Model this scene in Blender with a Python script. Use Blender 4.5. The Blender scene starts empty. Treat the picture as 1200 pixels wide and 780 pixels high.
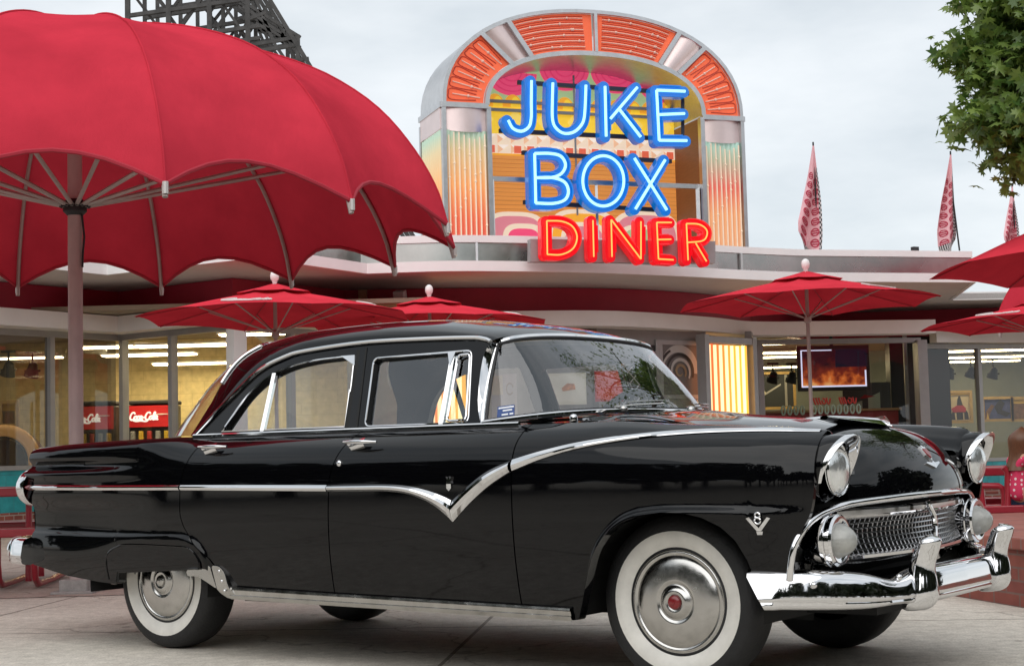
import bpy, bmesh, math, random
import numpy as np
from mathutils import Vector, Matrix
from mathutils.geometry import tessellate_polygon
random.seed(7)
R = math.radians
SC = bpy.context.scene
COL = SC.collection

# ------------------------------------------------------------------ camera, sky, sun, exposure
F, PITCH, ROLL, CH = 1840.0, 0.07452891797, 0.02575948806, 0.93196
X0, Y0, YAW = 1.06012387, 6.73053243, 0.62844674          # the car's front axle on the ground, and its heading
cam = bpy.data.cameras.new("camera"); camo = bpy.data.objects.new("camera", cam); COL.objects.link(camo)
cam.sensor_width = 36; cam.lens = F / 1200 * 36; cam.clip_end = 2000; cam.clip_start = 0.05
_fw = Vector((0, math.cos(PITCH), math.sin(PITCH))); _up = Vector((0, -math.sin(PITCH), math.cos(PITCH))); _rt = Vector((1, 0, 0))
_r2 = _rt * math.cos(ROLL) - _up * math.sin(ROLL)
_u2 = _rt * math.sin(ROLL) + _up * math.cos(ROLL)
mw = Matrix.Identity(4)
for i in range(3):
    mw[i][0] = _r2[i]; mw[i][1] = _u2[i]; mw[i][2] = -_fw[i]
mw[2][3] = CH
camo.matrix_world = mw
SC.camera = camo
cam.dof.use_dof = False

SUN_EL, SUN_AZ = 46, 200
w = bpy.data.worlds.new("World"); SC.world = w; w.use_nodes = True
nt = w.node_tree; bg = nt.nodes["Background"]
sky = nt.nodes.new("ShaderNodeTexSky"); sky.sky_type = 'NISHITA'; sky.sun_disc = False
sky.sun_elevation = R(SUN_EL); sky.sun_rotation = R(SUN_AZ)
tc = nt.nodes.new("ShaderNodeTexCoord"); mp = nt.nodes.new("ShaderNodeMapping"); mp.inputs["Scale"].default_value = (1.6, 1.6, 4.5)
nz = nt.nodes.new("ShaderNodeTexNoise"); nz.inputs["Scale"].default_value = 1.7; nz.inputs["Detail"].default_value = 6; nz.inputs["Roughness"].default_value = .55
rp = nt.nodes.new("ShaderNodeValToRGB")
rp.color_ramp.elements[0].position = .36; rp.color_ramp.elements[0].color = (5.9, 6.4, 6.75, 1)
rp.color_ramp.elements[1].position = .64; rp.color_ramp.elements[1].color = (8.7, 8.95, 9.1, 1)
mx = nt.nodes.new("ShaderNodeMix"); mx.data_type = 'RGBA'; mx.inputs[0].default_value = .88
L = nt.links.new
L(tc.outputs["Generated"], mp.inputs[0]); L(mp.outputs[0], nz.inputs["Vector"]); L(nz.outputs[0], rp.inputs[0])
L(sky.outputs[0], mx.inputs[6]); L(rp.outputs[0], mx.inputs[7]); L(mx.outputs[2], bg.inputs[0])
bg.inputs[1].default_value = 0.105
sun = bpy.data.lights.new("sun", 'SUN'); sun.energy = 1.5; sun.angle = R(85); sun.color = (1, .97, .93)
suno = bpy.data.objects.new("sun", sun); COL.objects.link(suno)
_sd = Vector((math.sin(R(SUN_AZ)) * math.cos(R(SUN_EL)), math.cos(R(SUN_AZ)) * math.cos(R(SUN_EL)), math.sin(R(SUN_EL))))
suno.rotation_euler = _sd.to_track_quat('Z', 'Y').to_euler(); suno.location = _sd * 40
SC.view_settings.view_transform = 'Standard'; SC.view_settings.look = 'None'; SC.view_settings.gamma = 1; SC.view_settings.exposure = 0.22
SC.render.engine = 'CYCLES'
SC.cycles.max_bounces = 10; SC.cycles.transparent_max_bounces = 16; SC.cycles.use_denoising = True
SC.cycles.sample_clamp_indirect = 6

# ------------------------------------------------------------------ geometry helpers
def ray(u, v):
    x = (u - 600) / F; y = (v - 390) / F
    c, s = math.cos(ROLL), math.sin(ROLL); xi = x * c - y * s; yi = x * s + y * c
    c, s = math.cos(PITCH), math.sin(PITCH)
    return Vector((xi, c + s * yi, s - c * yi))
def at(u, v, d):
    r = ray(u, v); return Vector((0, 0, CH)) + r * (d / r.y)
def gp(u, v, z=0.0):
    r = ray(u, v); return Vector((0, 0, CH)) + r * ((z - CH) / r.z)
def spl(pts):
    """smooth 1-D curve through (x, y) points (monotone cubic)"""
    x = np.array([p[0] for p in pts], float); y = np.array([p[1] for p in pts], float)
    d = np.diff(y) / np.diff(x); m = np.zeros(len(x)); m[0], m[-1] = d[0], d[-1]
    for i in range(1, len(x) - 1):
        m[i] = 0 if d[i-1] * d[i] <= 0 else 2 * d[i-1] * d[i] / (d[i-1] + d[i])
    def f(q):
        q = min(max(q, x[0]), x[-1]); i = min(max(int(np.searchsorted(x, q)) - 1, 0), len(x) - 2)
        h = x[i+1] - x[i]; t = (q - x[i]) / h
        return float(y[i] * (2*t**3 - 3*t*t + 1) + h * m[i] * (t**3 - 2*t*t + t) + y[i+1] * (3*t*t - 2*t**3) + h * m[i+1] * (t**3 - t*t))
    return f
def lin(pts):
    x = [p[0] for p in pts]; y = [p[1] for p in pts]
    return lambda q: float(np.interp(q, x, y))
def sstep(a, b, x):
    t = min(max((x - a) / (b - a), 0), 1); return t * t * (3 - 2 * t)
def crom(P, n=8, closed=False):
    P = [Vector(p) for p in P]; out = []; N = len(P)
    for i in range(N if closed else N - 1):
        p1, p2 = P[i], P[(i+1) % N]
        p0 = P[i-1] if (i > 0 or closed) else p1 * 2 - p2
        p3 = P[(i+2) % N] if (i + 2 < N or closed) else p2 * 2 - p1
        for k in range(n):
            t = k / n
            out.append(.5 * ((2*p1) + (p2-p0)*t + (2*p0-5*p1+4*p2-p3)*t*t + (3*p1-p0-3*p2+p3)*t**3))
    if not closed: out.append(P[-1].copy())
    return out
def rounded(poly, r, n=5):
    out = []; P = [Vector(p) for p in poly]; N = len(P)
    for i in range(N):
        p, a, b = P[i], P[i-1], P[(i+1) % N]
        da, db = (a - p), (b - p); ra = min(r, da.length * .45, db.length * .45)
        A = p + da.normalized() * ra; B = p + db.normalized() * ra
        for k in range(n + 1):
            t = k / n; out.append((1-t)**2 * A + 2*t*(1-t) * p + t*t * B)
    return out
W2L = {}
class MB:
    def __init__(s): s.v = []; s.f = []; s.mi = []; s.cur = 0
    def add(s, vs, fs):
        o = len(s.v); s.v += [tuple(p) for p in vs]
        for f in fs: s.f.append(tuple(i + o for i in f)); s.mi.append(s.cur)
        return s
    def box(s, c, size, rz=0, M=None):
        x, y, z = size[0] / 2, size[1] / 2, size[2] / 2
        m = M or Matrix.Rotation(rz, 3, 'Z'); c = Vector(c)
        vs = [c + m @ Vector((i*x, j*y, k*z)) for i in (-1, 1) for j in (-1, 1) for k in (-1, 1)]
        return s.add(vs, [(0,1,3,2), (4,6,7,5), (0,4,5,1), (2,3,7,6), (0,2,6,4), (1,5,7,3)])
    def bar(s, a, b, w, h=None, up=(0, 0, 1)):
        a, b = Vector(a), Vector(b); h = h or w; d = (b - a); l = d.length
        if l < 1e-6: return s
        d = d / l; u = Vector(up)
        if abs(d.dot(u)) > .98: u = Vector((0, 1, 0)) if abs(d.y) < .9 else Vector((1, 0, 0))
        x = d.cross(u).normalized(); z = x.cross(d)
        return s.box((a + b) / 2, (w, l, h), M=Matrix((x, d, z)).transposed())
    def tube(s, pts, r, n=8, closed=False, caps=True, flat=None):
        P = [Vector(p) for p in pts]; N = len(P)
        rs = r if isinstance(r, (list, tuple)) else [r] * N
        vs = []; prev = None
        for i in range(N):
            if closed: t = P[(i+1) % N] - P[i-1]
            else: t = P[min(i+1, N-1)] - P[max(i-1, 0)]
            if t.length < 1e-9: t = Vector((0, 0, 1))
            t.normalize()
            if prev is None:
                u = Vector((0, 0, 1)) if abs(t.z) < .9 else Vector((1, 0, 0)); u = (u - t * u.dot(t)).normalized()
            else:
                u = prev - t * prev.dot(t); u = u.normalized() if u.length > 1e-6 else prev
            prev = u; b = t.cross(u)
            for k in range(n):
                a = 2 * math.pi * (k + .5) / n; vs.append(P[i] + (u * math.cos(a) + b * math.sin(a)) * rs[i])
        fs = []
        for i in range(N if closed else N - 1):
            j = (i + 1) % N
            for k in range(n): l = (k + 1) % n; fs.append((i*n+k, i*n+l, j*n+l, j*n+k))
        if caps and not closed: fs.append(tuple(range(n - 1, -1, -1))); fs.append(tuple((N-1)*n + k for k in range(n)))
        return s.add(vs, fs)
    def grid(s, rows, cu=False, cv=False):
        n = len(rows); m = len(rows[0]); vs = [p for r_ in rows for p in r_]; fs = []
        for i in range(n if cu else n - 1):
            for j in range(m if cv else m - 1):
                a, b = (i + 1) % n, (j + 1) % m; fs.append((i*m+j, i*m+b, a*m+b, a*m+j))
        return s.add(vs, fs)
    def lathe(s, prof, c, axis, n=32, ell=None):
        ax = Vector(axis).normalized(); c = Vector(c)
        u = Vector((0, 0, 1)) if abs(ax.z) < .9 else Vector((1, 0, 0)); u = (u - ax * u.dot(ax)).normalized(); b = ax.cross(u)
        rows = []
        for r_, h in prof:
            r_ = max(r_, 1e-4)
            rows.append([c + ax * h + (u * math.cos(2*math.pi*k/n) + b * math.sin(2*math.pi*k/n)) * r_ for k in range(n)])
        return s.grid(rows, cv=True)
    def prism(s, front, back, caps=(True, True)):
        """closed outline front/back (same count, 3-D) with ngon caps"""
        n = len(front); vs = list(front) + list(back); fs = [(i, (i+1) % n, n + (i+1) % n, n + i) for i in range(n)]
        tri = tessellate_polygon([[Vector(p) for p in front]])
        if caps[0]: fs += [tuple(t) for t in tri]
        if caps[1]: fs += [tuple(n + i for i in reversed(t)) for t in tri]
        return s.add(vs, fs)
    def holed(s, loops, mapf, t, thick):
        """polygon with holes in 2-D, mapped by mapf(p, depth) and given a thickness"""
        tri = tessellate_polygon([[Vector((p[0], p[1], 0)) for p in lp] for lp in loops])
        flat = [p for lp in loops for p in lp]; n = len(flat)
        vs = [mapf(p, t) for p in flat] + [mapf(p, t - thick) for p in flat]
        fs = [tuple(q) for q in tri] + [tuple(n + i for i in reversed(q)) for q in tri]
        o = 0
        for lp in loops:
            k = len(lp); fs += [(o+i, o+(i+1) % k, n+o+(i+1) % k, n+o+i) for i in range(k)]; o += k
        return s.add(vs, fs)
    def sphere(s, c, r, n=12, m=8, sc=(1, 1, 1)):
        rows = []
        for i in range(m + 1):
            t = math.pi * i / m; rows.append([Vector(c) + Vector((math.sin(t) * math.cos(2*math.pi*k/n) * r * sc[0], math.sin(t) * math.sin(2*math.pi*k/n) * r * sc[1], math.cos(t) * r * sc[2])) for k in range(n)])
        return s.grid(rows, cv=True)
    def build(s, name, mats, parent=None, local=False, ang=38, smooth=True, bevel=0, recalc=True, sub=0):
        me = bpy.data.meshes.new(name)
        vs = s.v
        o = bpy.data.objects.new(name, me); COL.objects.link(o)
        m = None
        if parent is not None:
            o.parent = parent; m = W2L.get(parent.name); W2L[o.name] = m
            if m is not None and not local: vs = [tuple(m @ Vector(p)) for p in vs]
        me.from_pydata(vs, [], s.f)
        if not isinstance(mats, (list, tuple)): mats = [mats]
        for q in mats: me.materials.append(q)
        if len(mats) > 1: me.polygons.foreach_set("material_index", s.mi)
        if recalc:
            bm = bmesh.new(); bm.from_mesh(me); bmesh.ops.remove_doubles(bm, verts=bm.verts, dist=1e-5)
            bmesh.ops.recalc_face_normals(bm, faces=bm.faces); bm.to_mesh(me); bm.free()
        if smooth:
            me.polygons.foreach_set("use_smooth", [True] * len(me.polygons)); me.set_sharp_from_angle(angle=R(ang))
        if bevel:
            b = o.modifiers.new("bevel", 'BEVEL'); b.width = bevel; b.segments = 2; b.limit_method = 'ANGLE'; b.angle_limit = R(50); b.harden_normals = False
        if sub:
            b = o.modifiers.new("subdivision", 'SUBSURF'); b.levels = sub; b.render_levels = sub
        me.update()
        return o
def tag(o, label=None, cat=None, group=None, kind=None):
    if label: o["label"] = label
    if cat: o["category"] = cat
    if group: o["group"] = group
    if kind: o["kind"] = kind
    return o
def thing(name, label, cat, loc=(0, 0, 0), rz=0, group=None):
    o = bpy.data.objects.new(name, None); COL.objects.link(o); o.empty_display_size = .2
    o.location = loc; o.rotation_euler = (0, 0, rz)
    W2L[o.name] = (Matrix.Translation(Vector(loc)) @ Matrix.Rotation(rz, 4, 'Z')).inverted()
    return tag(o, label, cat, group)
def copy_tree(o, parent=None):
    c = o.copy(); COL.objects.link(c)
    if parent is not None: c.parent = parent
    for ch in [q for q in bpy.data.objects if q.parent == o]: copy_tree(ch, c)
    return c

# ------------------------------------------------------------------ materials
def mat(name, col, rough=.5, metal=0, var=0, vscale=6, bump=0, bscale=60, coat=0, emit=None, estr=0, spec=.5, col2=None, sheen=0, stretch=None, rvar=0):
    m = bpy.data.materials.new(name); m.use_nodes = True; t = m.node_tree; p = t.nodes["Principled BSDF"]
    p.inputs["Base Color"].default_value = (*col, 1); p.inputs["Roughness"].default_value = rough; p.inputs["Metallic"].default_value = metal
    p.inputs["Coat Weight"].default_value = coat; p.inputs["Coat Roughness"].default_value = .03; p.inputs["Specular IOR Level"].default_value = spec
    if emit: p.inputs["Emission Color"].default_value = (*emit, 1); p.inputs["Emission Strength"].default_value = estr
    if var or bump or col2 or rvar:
        c = t.nodes.new("ShaderNodeTexCoord"); mpn = t.nodes.new("ShaderNodeMapping"); t.links.new(c.outputs["Object"], mpn.inputs[0])
        if stretch: mpn.inputs["Scale"].default_value = stretch
        n = t.nodes.new("ShaderNodeTexNoise"); n.inputs["Scale"].default_value = vscale; n.inputs["Detail"].default_value = 7; n.inputs["Roughness"].default_value = .62
        t.links.new(mpn.outputs[0], n.inputs["Vector"])
        if var or col2:
            r_ = t.nodes.new("ShaderNodeValToRGB"); r_.color_ramp.elements[0].position = .3; r_.color_ramp.elements[1].position = .7
            lo = tuple(x * (1 - var) for x in col); hi = col2 or tuple(min(1, x * (1 + var)) for x in col)
            r_.color_ramp.elements[0].color = (*lo, 1); r_.color_ramp.elements[1].color = (*hi, 1)
            t.links.new(n.outputs[0], r_.inputs[0]); t.links.new(r_.outputs[0], p.inputs["Base Color"])
        if rvar:
            mr = t.nodes.new("ShaderNodeMapRange"); mr.inputs[3].default_value = max(0, rough - rvar); mr.inputs[4].default_value = rough + rvar
            mr.inputs[1].default_value = .3; mr.inputs[2].default_value = .7
            t.links.new(n.outputs[0], mr.inputs[0]); t.links.new(mr.outputs[0], p.inputs["Roughness"])
        if bump:
            n2 = t.nodes.new("ShaderNodeTexNoise"); n2.inputs["Scale"].default_value = bscale; n2.inputs["Detail"].default_value = 5
            t.links.new(mpn.outputs[0], n2.inputs["Vector"])
            b = t.nodes.new("ShaderNodeBump"); b.inputs["Strength"].default_value = bump; b.inputs["Distance"].default_value = .01
            t.links.new(n2.outputs[0], b.inputs["Height"]); t.links.new(b.outputs[0], p.inputs["Normal"])
    return m
def glass(name, tint=(.9, .93, .92), gain=1.0, base=.03, rough=0.0):
    m = bpy.data.materials.new(name); m.use_nodes = True; t = m.node_tree; t.nodes.remove(t.nodes["Principled BSDF"])
    out = t.nodes["Material Output"]; tr = t.nodes.new("ShaderNodeBsdfTransparent"); tr.inputs[0].default_value = (*tint, 1)
    g = t.nodes.new("ShaderNodeBsdfGlossy"); g.inputs["Roughness"].default_value = rough; g.inputs[0].default_value = (.95, .97, 1, 1)
    # a pane is met from either side: keep the glass index the same for both
    lw = t.nodes.new("ShaderNodeFresnel"); geo = t.nodes.new("ShaderNodeNewGeometry"); io = t.nodes.new("ShaderNodeMath"); io.operation = 'MULTIPLY_ADD'
    io.inputs[1].default_value = 1 / 1.5 - 1.5; io.inputs[2].default_value = 1.5
    t.links.new(geo.outputs["Backfacing"], io.inputs[0]); t.links.new(io.outputs[0], lw.inputs[0])
    ma = t.nodes.new("ShaderNodeMath"); ma.operation = 'MULTIPLY_ADD'; ma.inputs[1].default_value = gain; ma.inputs[2].default_value = base; ma.use_clamp = True
    t.links.new(lw.outputs[0], ma.inputs[0])
    mi = t.nodes.new("ShaderNodeMixShader"); t.links.new(ma.outputs[0], mi.inputs[0]); t.links.new(tr.outputs[0], mi.inputs[1]); t.links.new(g.outputs[0], mi.inputs[2])
    t.links.new(mi.outputs[0], out.inputs[0]); return m
def emis(name, col, s):
    return mat(name, tuple(c * .5 for c in col), .4, emit=col, estr=s)
def brickmat(name, c1, c2, mortar, scale=1, bw=.2, rh=.067, ms=.008, horiz='XY', rough=.85, rot=None):
    m = bpy.data.materials.new(name); m.use_nodes = True; t = m.node_tree; p = t.nodes["Principled BSDF"]; p.inputs["Roughness"].default_value = rough
    c = t.nodes.new("ShaderNodeTexCoord"); b = t.nodes.new("ShaderNodeTexBrick")
    b.inputs["Color1"].default_value = (*c1, 1); b.inputs["Color2"].default_value = (*c2, 1); b.inputs["Mortar"].default_value = (*mortar, 1)
    b.inputs["Scale"].default_value = scale; b.inputs["Mortar Size"].default_value = ms; b.inputs["Brick Width"].default_value = bw; b.inputs["Row Height"].default_value = rh
    src = c.outputs["Object"]
    if horiz == 'WALL':   # u = x + y, v = z
        sx = t.nodes.new("ShaderNodeSeparateXYZ"); ad = t.nodes.new("ShaderNodeMath"); cx = t.nodes.new("ShaderNodeCombineXYZ")
        t.links.new(src, sx.inputs[0]); t.links.new(sx.outputs[0], ad.inputs[0]); t.links.new(sx.outputs[1], ad.inputs[1])
        t.links.new(ad.outputs[0], cx.inputs[0]); t.links.new(sx.outputs[2], cx.inputs[1]); src = cx.outputs[0]
    elif rot is not None:
        mpn = t.nodes.new("ShaderNodeMapping"); mpn.inputs["Rotation"].default_value = (0, 0, rot); t.links.new(src, mpn.inputs[0]); src = mpn.outputs[0]
    t.links.new(src, b.inputs["Vector"])
    n = t.nodes.new("ShaderNodeTexNoise"); n.inputs["Scale"].default_value = 9; n.inputs["Detail"].default_value = 6; t.links.new(c.outputs["Object"], n.inputs["Vector"])
    mxx = t.nodes.new("ShaderNodeMix"); mxx.data_type = 'RGBA'; mxx.blend_type = 'MULTIPLY'; mxx.inputs[0].default_value = .55
    t.links.new(b.outputs["Color"], mxx.inputs[6]); t.links.new(n.outputs[0], mxx.inputs[7])
    hv = t.nodes.new("ShaderNodeMix"); hv.data_type = 'RGBA'; hv.blend_type = 'MULTIPLY'; hv.inputs[0].default_value = 1; hv.inputs[7].default_value = (1.5, 1.5, 1.5, 1)
    t.links.new(mxx.outputs[2], hv.inputs[6]); t.links.new(hv.outputs[2], p.inputs["Base Color"])
    bp = t.nodes.new("ShaderNodeBump"); bp.inputs["Strength"].default_value = .5; bp.inputs["Distance"].default_value = .006; bp.invert = True
    t.links.new(b.outputs["Fac"], bp.inputs["Height"]); t.links.new(bp.outputs[0], p.inputs["Normal"]); return m

paint = mat("black_paint", (.0018, .0018, .0024), .04, rvar=.02, vscale=2.2, spec=.36, bump=.05, bscale=2.6)
chrome = mat("chrome", (.78, .78, .79), .05, 1, rvar=.03, vscale=9)
chrome_worn = mat("worn_chrome", (.52, .51, .49), .2, 1, var=.12, vscale=20, rvar=.08)
alu = mat("aluminium", (.55, .55, .56), .32, 1, var=.1, vscale=8)
rubber = mat("tyre_rubber", (.013, .013, .014), .62, var=.3, vscale=10, bump=.3, bscale=80)
whitewall = mat("whitewall", (.76, .74, .69), .55, var=.12, vscale=9, bump=.08)
dark = mat("dark_void", (.006, .006, .006), .8)
grey_dark = mat("dark_grey", (.02, .02, .022), .6)
cglass = glass("car_glass", (.90, .94, .93), 1.5, .055)
wsglass = glass("windshield_glass", (.93, .96, .95), 1.35, .06)
wglass = glass("window_glass", (.90, .92, .90), 1.0, .02)
dglass = glass("dark_window_glass", (.32, .32, .32), 1.2, .04)  # darker tint stands in for the dim reflections on the left panes
lensglass = mat("headlight_glass", (.78, .80, .80), .14, .72, var=.18, vscale=18, bump=.7, bscale=26, coat=.8, stretch=(1, 1, .35))
frost = mat("frosted_lens", (.34, .34, .32), .2, coat=.5, var=.25, vscale=14, bump=.5, bscale=30)
red_lens = mat("red_lens", (.35, .005, .005), .15, coat=.5)
red_enamel = mat("red_enamel", (.22, .012, .015), .25, coat=.4)
tan_seat = mat("tan_upholstery", (.30, .24, .17), .75, var=.12, bump=.2)
grey_seat = mat("grey_upholstery", (.16, .15, .14), .8, var=.12, bump=.2)
fabric_red = mat("red_canvas", (.52, .022, .045), .82, var=.05, vscale=3, bump=.12, bscale=240, spec=.2)
fabric_deep = mat("deep_red_canvas", (.42, .015, .035), .82, var=.06, vscale=3, bump=.12, bscale=240, spec=.2)
white_paint = mat("white_paint", (.86, .86, .85), .5, var=.04, vscale=2)
off_white = mat("off_white_fascia", (.84, .83, .80), .55, var=.05, vscale=1.5, bump=.03, bscale=20)
soffit = mat("soffit_stucco", (.66, .64, .61), .85, var=.05, vscale=3, bump=.1, bscale=60)
maroon = mat("maroon_wall", (.38, .020, .050), .45, var=.12, vscale=1.6)
steel_panel = mat("brushed_steel_panel", (.42, .43, .41), .30, 1, var=.28, vscale=1.3, rvar=.1)
grey_frame = mat("grey_frame", (.36, .36, .36), .45, .3, var=.06)
red_tube = mat("red_powder_coat", (.30, .012, .025), .35, coat=.3, var=.08, vscale=12)
pole_grey = mat("weathered_pole", (.46, .36, .35), .6, .2, var=.22, vscale=4, stretch=(1, 1, .4))

# ------------------------------------------------------------------ ground
seam_a, seam_b = gp(520, 775), gp(610, 690)
seam_ang = math.atan2(seam_b.y - seam_a.y, seam_b.x - seam_a.x)
def concrete(name, c1, c2, bw, rh, rot, off=(0, 0, 0), ms=.011):
    m = bpy.data.materials.new(name); m.use_nodes = True; t = m.node_tree; p = t.nodes["Principled BSDF"]
    c = t.nodes.new("ShaderNodeTexCoord"); mpn = t.nodes.new("ShaderNodeMapping"); mpn.inputs["Rotation"].default_value = (0, 0, rot); mpn.inputs["Location"].default_value = off
    t.links.new(c.outputs["Object"], mpn.inputs[0])
    b = t.nodes.new("ShaderNodeTexBrick"); b.offset = 0; b.inputs["Scale"].default_value = 1; b.inputs["Mortar Size"].default_value = ms; b.inputs["Brick Width"].default_value = bw; b.inputs["Row Height"].default_value = rh
    b.inputs["Color1"].default_value = (1, 1, 1, 1); b.inputs["Color2"].default_value = (.93, .93, .93, 1); b.inputs["Mortar"].default_value = (.35, .33, .31, 1)
    t.links.new(mpn.outputs[0], b.inputs["Vector"])
    n = t.nodes.new("ShaderNodeTexNoise"); n.inputs["Scale"].default_value = .9; n.inputs["Detail"].default_value = 9; n.inputs["Roughness"].default_value = .68; t.links.new(c.outputs["Object"], n.inputs["Vector"])
    n2 = t.nodes.new("ShaderNodeTexNoise"); n2.inputs["Scale"].default_value = 14; n2.inputs["Detail"].default_value = 8; n2.inputs["Roughness"].default_value = .7; t.links.new(c.outputs["Object"], n2.inputs["Vector"])
    r1 = t.nodes.new("ShaderNodeValToRGB"); r1.color_ramp.elements[0].position = .34; r1.color_ramp.elements[1].position = .66; r1.color_ramp.elements[0].color = (*c1, 1); r1.color_ramp.elements[1].color = (*c2, 1)
    t.links.new(n.outputs[0], r1.inputs[0])
    r2 = t.nodes.new("ShaderNodeValToRGB"); r2.color_ramp.elements[0].position = .3; r2.color_ramp.elements[1].position = .68; r2.color_ramp.elements[0].color = (.68, .67, .66, 1); r2.color_ramp.elements[1].color = (1.08, 1.08, 1.08, 1)
    t.links.new(n2.outputs[0], r2.inputs[0])
    # dark spots of old gum and oil
    vo = t.nodes.new("ShaderNodeTexVoronoi"); vo.inputs["Scale"].default_value = 2.3; t.links.new(c.outputs["Object"], vo.inputs["Vector"])
    r3 = t.nodes.new("ShaderNodeValToRGB"); r3.color_ramp.elements[0].position = .045; r3.color_ramp.elements[1].position = .075; r3.color_ramp.elements[0].color = (.45, .43, .42, 1); r3.color_ramp.elements[1].color = (1, 1, 1, 1)
    t.links.new(vo.outputs["Distance"], r3.inputs[0])
    wn = t.nodes.new("ShaderNodeTexNoise"); wn.inputs["Scale"].default_value = 2.2; wn.inputs["Detail"].default_value = 5; t.links.new(c.outputs["Object"], wn.inputs["Vector"])
    wa = t.nodes.new("ShaderNodeMix"); wa.data_type = 'RGBA'; wa.blend_type = 'LINEAR_LIGHT'; wa.inputs[0].default_value = .28; t.links.new(c.outputs["Object"], wa.inputs[6]); t.links.new(wn.outputs["Color"], wa.inputs[7])
    vc = t.nodes.new("ShaderNodeTexVoronoi"); vc.feature = 'DISTANCE_TO_EDGE'; vc.inputs["Scale"].default_value = .42; t.links.new(wa.outputs[2], vc.inputs["Vector"])
    r4 = t.nodes.new("ShaderNodeValToRGB"); r4.color_ramp.elements[0].position = .0015; r4.color_ramp.elements[1].position = .005; r4.color_ramp.elements[0].color = (.55, .53, .51, 1); r4.color_ramp.elements[1].color = (1, 1, 1, 1); t.links.new(vc.outputs["Distance"], r4.inputs[0])
    ng = t.nodes.new("ShaderNodeTexNoise"); ng.inputs["Scale"].default_value = 90; ng.inputs["Detail"].default_value = 3; t.links.new(c.outputs["Object"], ng.inputs["Vector"])
    r5 = t.nodes.new("ShaderNodeValToRGB"); r5.color_ramp.elements[0].position = .34; r5.color_ramp.elements[1].position = .5; r5.color_ramp.elements[0].color = (.72, .70, .68, 1); r5.color_ramp.elements[1].color = (1, 1, 1, 1); t.links.new(ng.outputs[0], r5.inputs[0])
    last = r1.outputs[0]
    for q in (r2.outputs[0], b.outputs["Color"], r3.outputs[0], r4.outputs[0], r5.outputs[0]):
        mm = t.nodes.new("ShaderNodeMix"); mm.data_type = 'RGBA'; mm.blend_type = 'MULTIPLY'; mm.inputs[0].default_value = 1
        t.links.new(last, mm.inputs[6]); t.links.new(q, mm.inputs[7]); last = mm.outputs[2]
    t.links.new(last, p.inputs["Base Color"]); p.inputs["Roughness"].default_value = .82
    bp = t.nodes.new("ShaderNodeBump"); bp.inputs["Strength"].default_value = .35; bp.inputs["Distance"].default_value = .008
    t.links.new(n2.outputs[0], bp.inputs["Height"]); t.links.new(bp.outputs[0], p.inputs["Normal"]); return m
_ca, _sa = math.cos(-seam_ang), math.sin(-seam_ang)
_off_y = -(seam_a.x * _sa + seam_a.y * _ca)
conc = concrete("concrete", (.59, .545, .475), (.74, .69, .61), 3.1, 3.1, -seam_ang, (0.9, _off_y, 0))
plaza_m = concrete("plaza_concrete", (.43, .345, .30), (.55, .455, .40), 1.6, 1.6, R(8))
tag(MB().add([(-300, -300, 0), (300, -300, 0), (300, 300, 0), (-300, 300, 0)], [(0, 1, 2, 3)]).build("ground", conc, recalc=False), kind="structure")
pa = gp(-260, 712); pb = gp(1100, 668)
tag(MB().add([(pa.x - 20, pa.y - .6, .004), (pb.x + 12, pb.y + .4, .004), (pb.x + 12, 60, .004), (pa.x - 20, 60, .004)], [(0, 1, 2, 3)]).build("plaza_paving", plaza_m, recalc=False), kind="structure")
# ------------------------------------------------------------------ the black sedan (a = metres ahead of the front axle, s = metres to its right, z = up)
WB = 2.934
_cy, _sy = math.cos(YAW), math.sin(YAW)
AM = -1.5
car = thing("sedan_car", "glossy black vintage four-door sedan with chrome trim and whitewall tyres", "car",
            (X0 + AM * _cy, Y0 - AM * _sy, 0), -YAW)
def C(a, s, z): return Vector((a - AM, -s, z))
def cb(mb, name, m, parent=None, **k): return mb.build(name, m, parent or car, local=True, **k)

Wf = spl([(-3.98, .835), (-3.85, .862), (-3.6, .892), (-3.0, .928), (-2.4, .948), (-1.5, .955), (-.5, .955), (.1, .95), (.4, .935), (.52, .918), (.60, .89), (.66, .86), (.72, .83)])
cz = spl([(.2, -.085), (.3, -.055), (.4, -.032), (.55, -.010), (.7, -.001), (.8, 0), (.87, -.006), (.925, -.022), (.97, -.052), (1.005, -.095), (1.022, -.125), (1.035, -.155)])
cz_r = spl([(.2, -.085), (.3, -.055), (.4, -.032), (.55, -.010), (.7, -.001), (.8, 0), (.87, -.002), (.925, -.008), (.97, -.016), (1.0, -.026), (1.018, -.040), (1.029, -.056), (1.035, -.085)])
ztf = spl([(-3.95, 1.008), (-3.5, 1.024), (-3.1, 1.033), (-2.69, 1.036), (-.6, 1.036), (-.32, 1.036), (.07, 1.012), (.43, .993), (.64, .975), (.72, .968)])
class Flare:
    def __init__(s, line, closing): s.l = [Vector(p) for p in line]; s.poly = [(p.x, p.y) for p in s.l] + closing
    def d(s, a, z):
        p = Vector((a, z)); best = 9
        for i in range(len(s.l) - 1):
            A, B = s.l[i], s.l[i+1]; e = B - A; t = min(max((p - A).dot(e) / e.length_squared, 0), 1); best = min(best, (A + e * t - p).length)
        ins = False; P = s.poly
        for i in range(len(P)):
            (x1, y1), (x2, y2) = P[i-1], P[i]
            if (y1 > z) != (y2 > z) and a < (x2 - x1) * (z - y1) / (y2 - y1) + x1: ins = not ins
        return best if ins else -best
rear_flare = Flare([p.to_2d() for p in crom([(-4.0, .572, 0), (-3.17, .566, 0), (-2.68, .570, 0), (-2.54, .555, 0), (-2.455, .505, 0), (-2.42, .42, 0), (-2.395, .20, 0)], 6)], [(-4.0, .2)])
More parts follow.
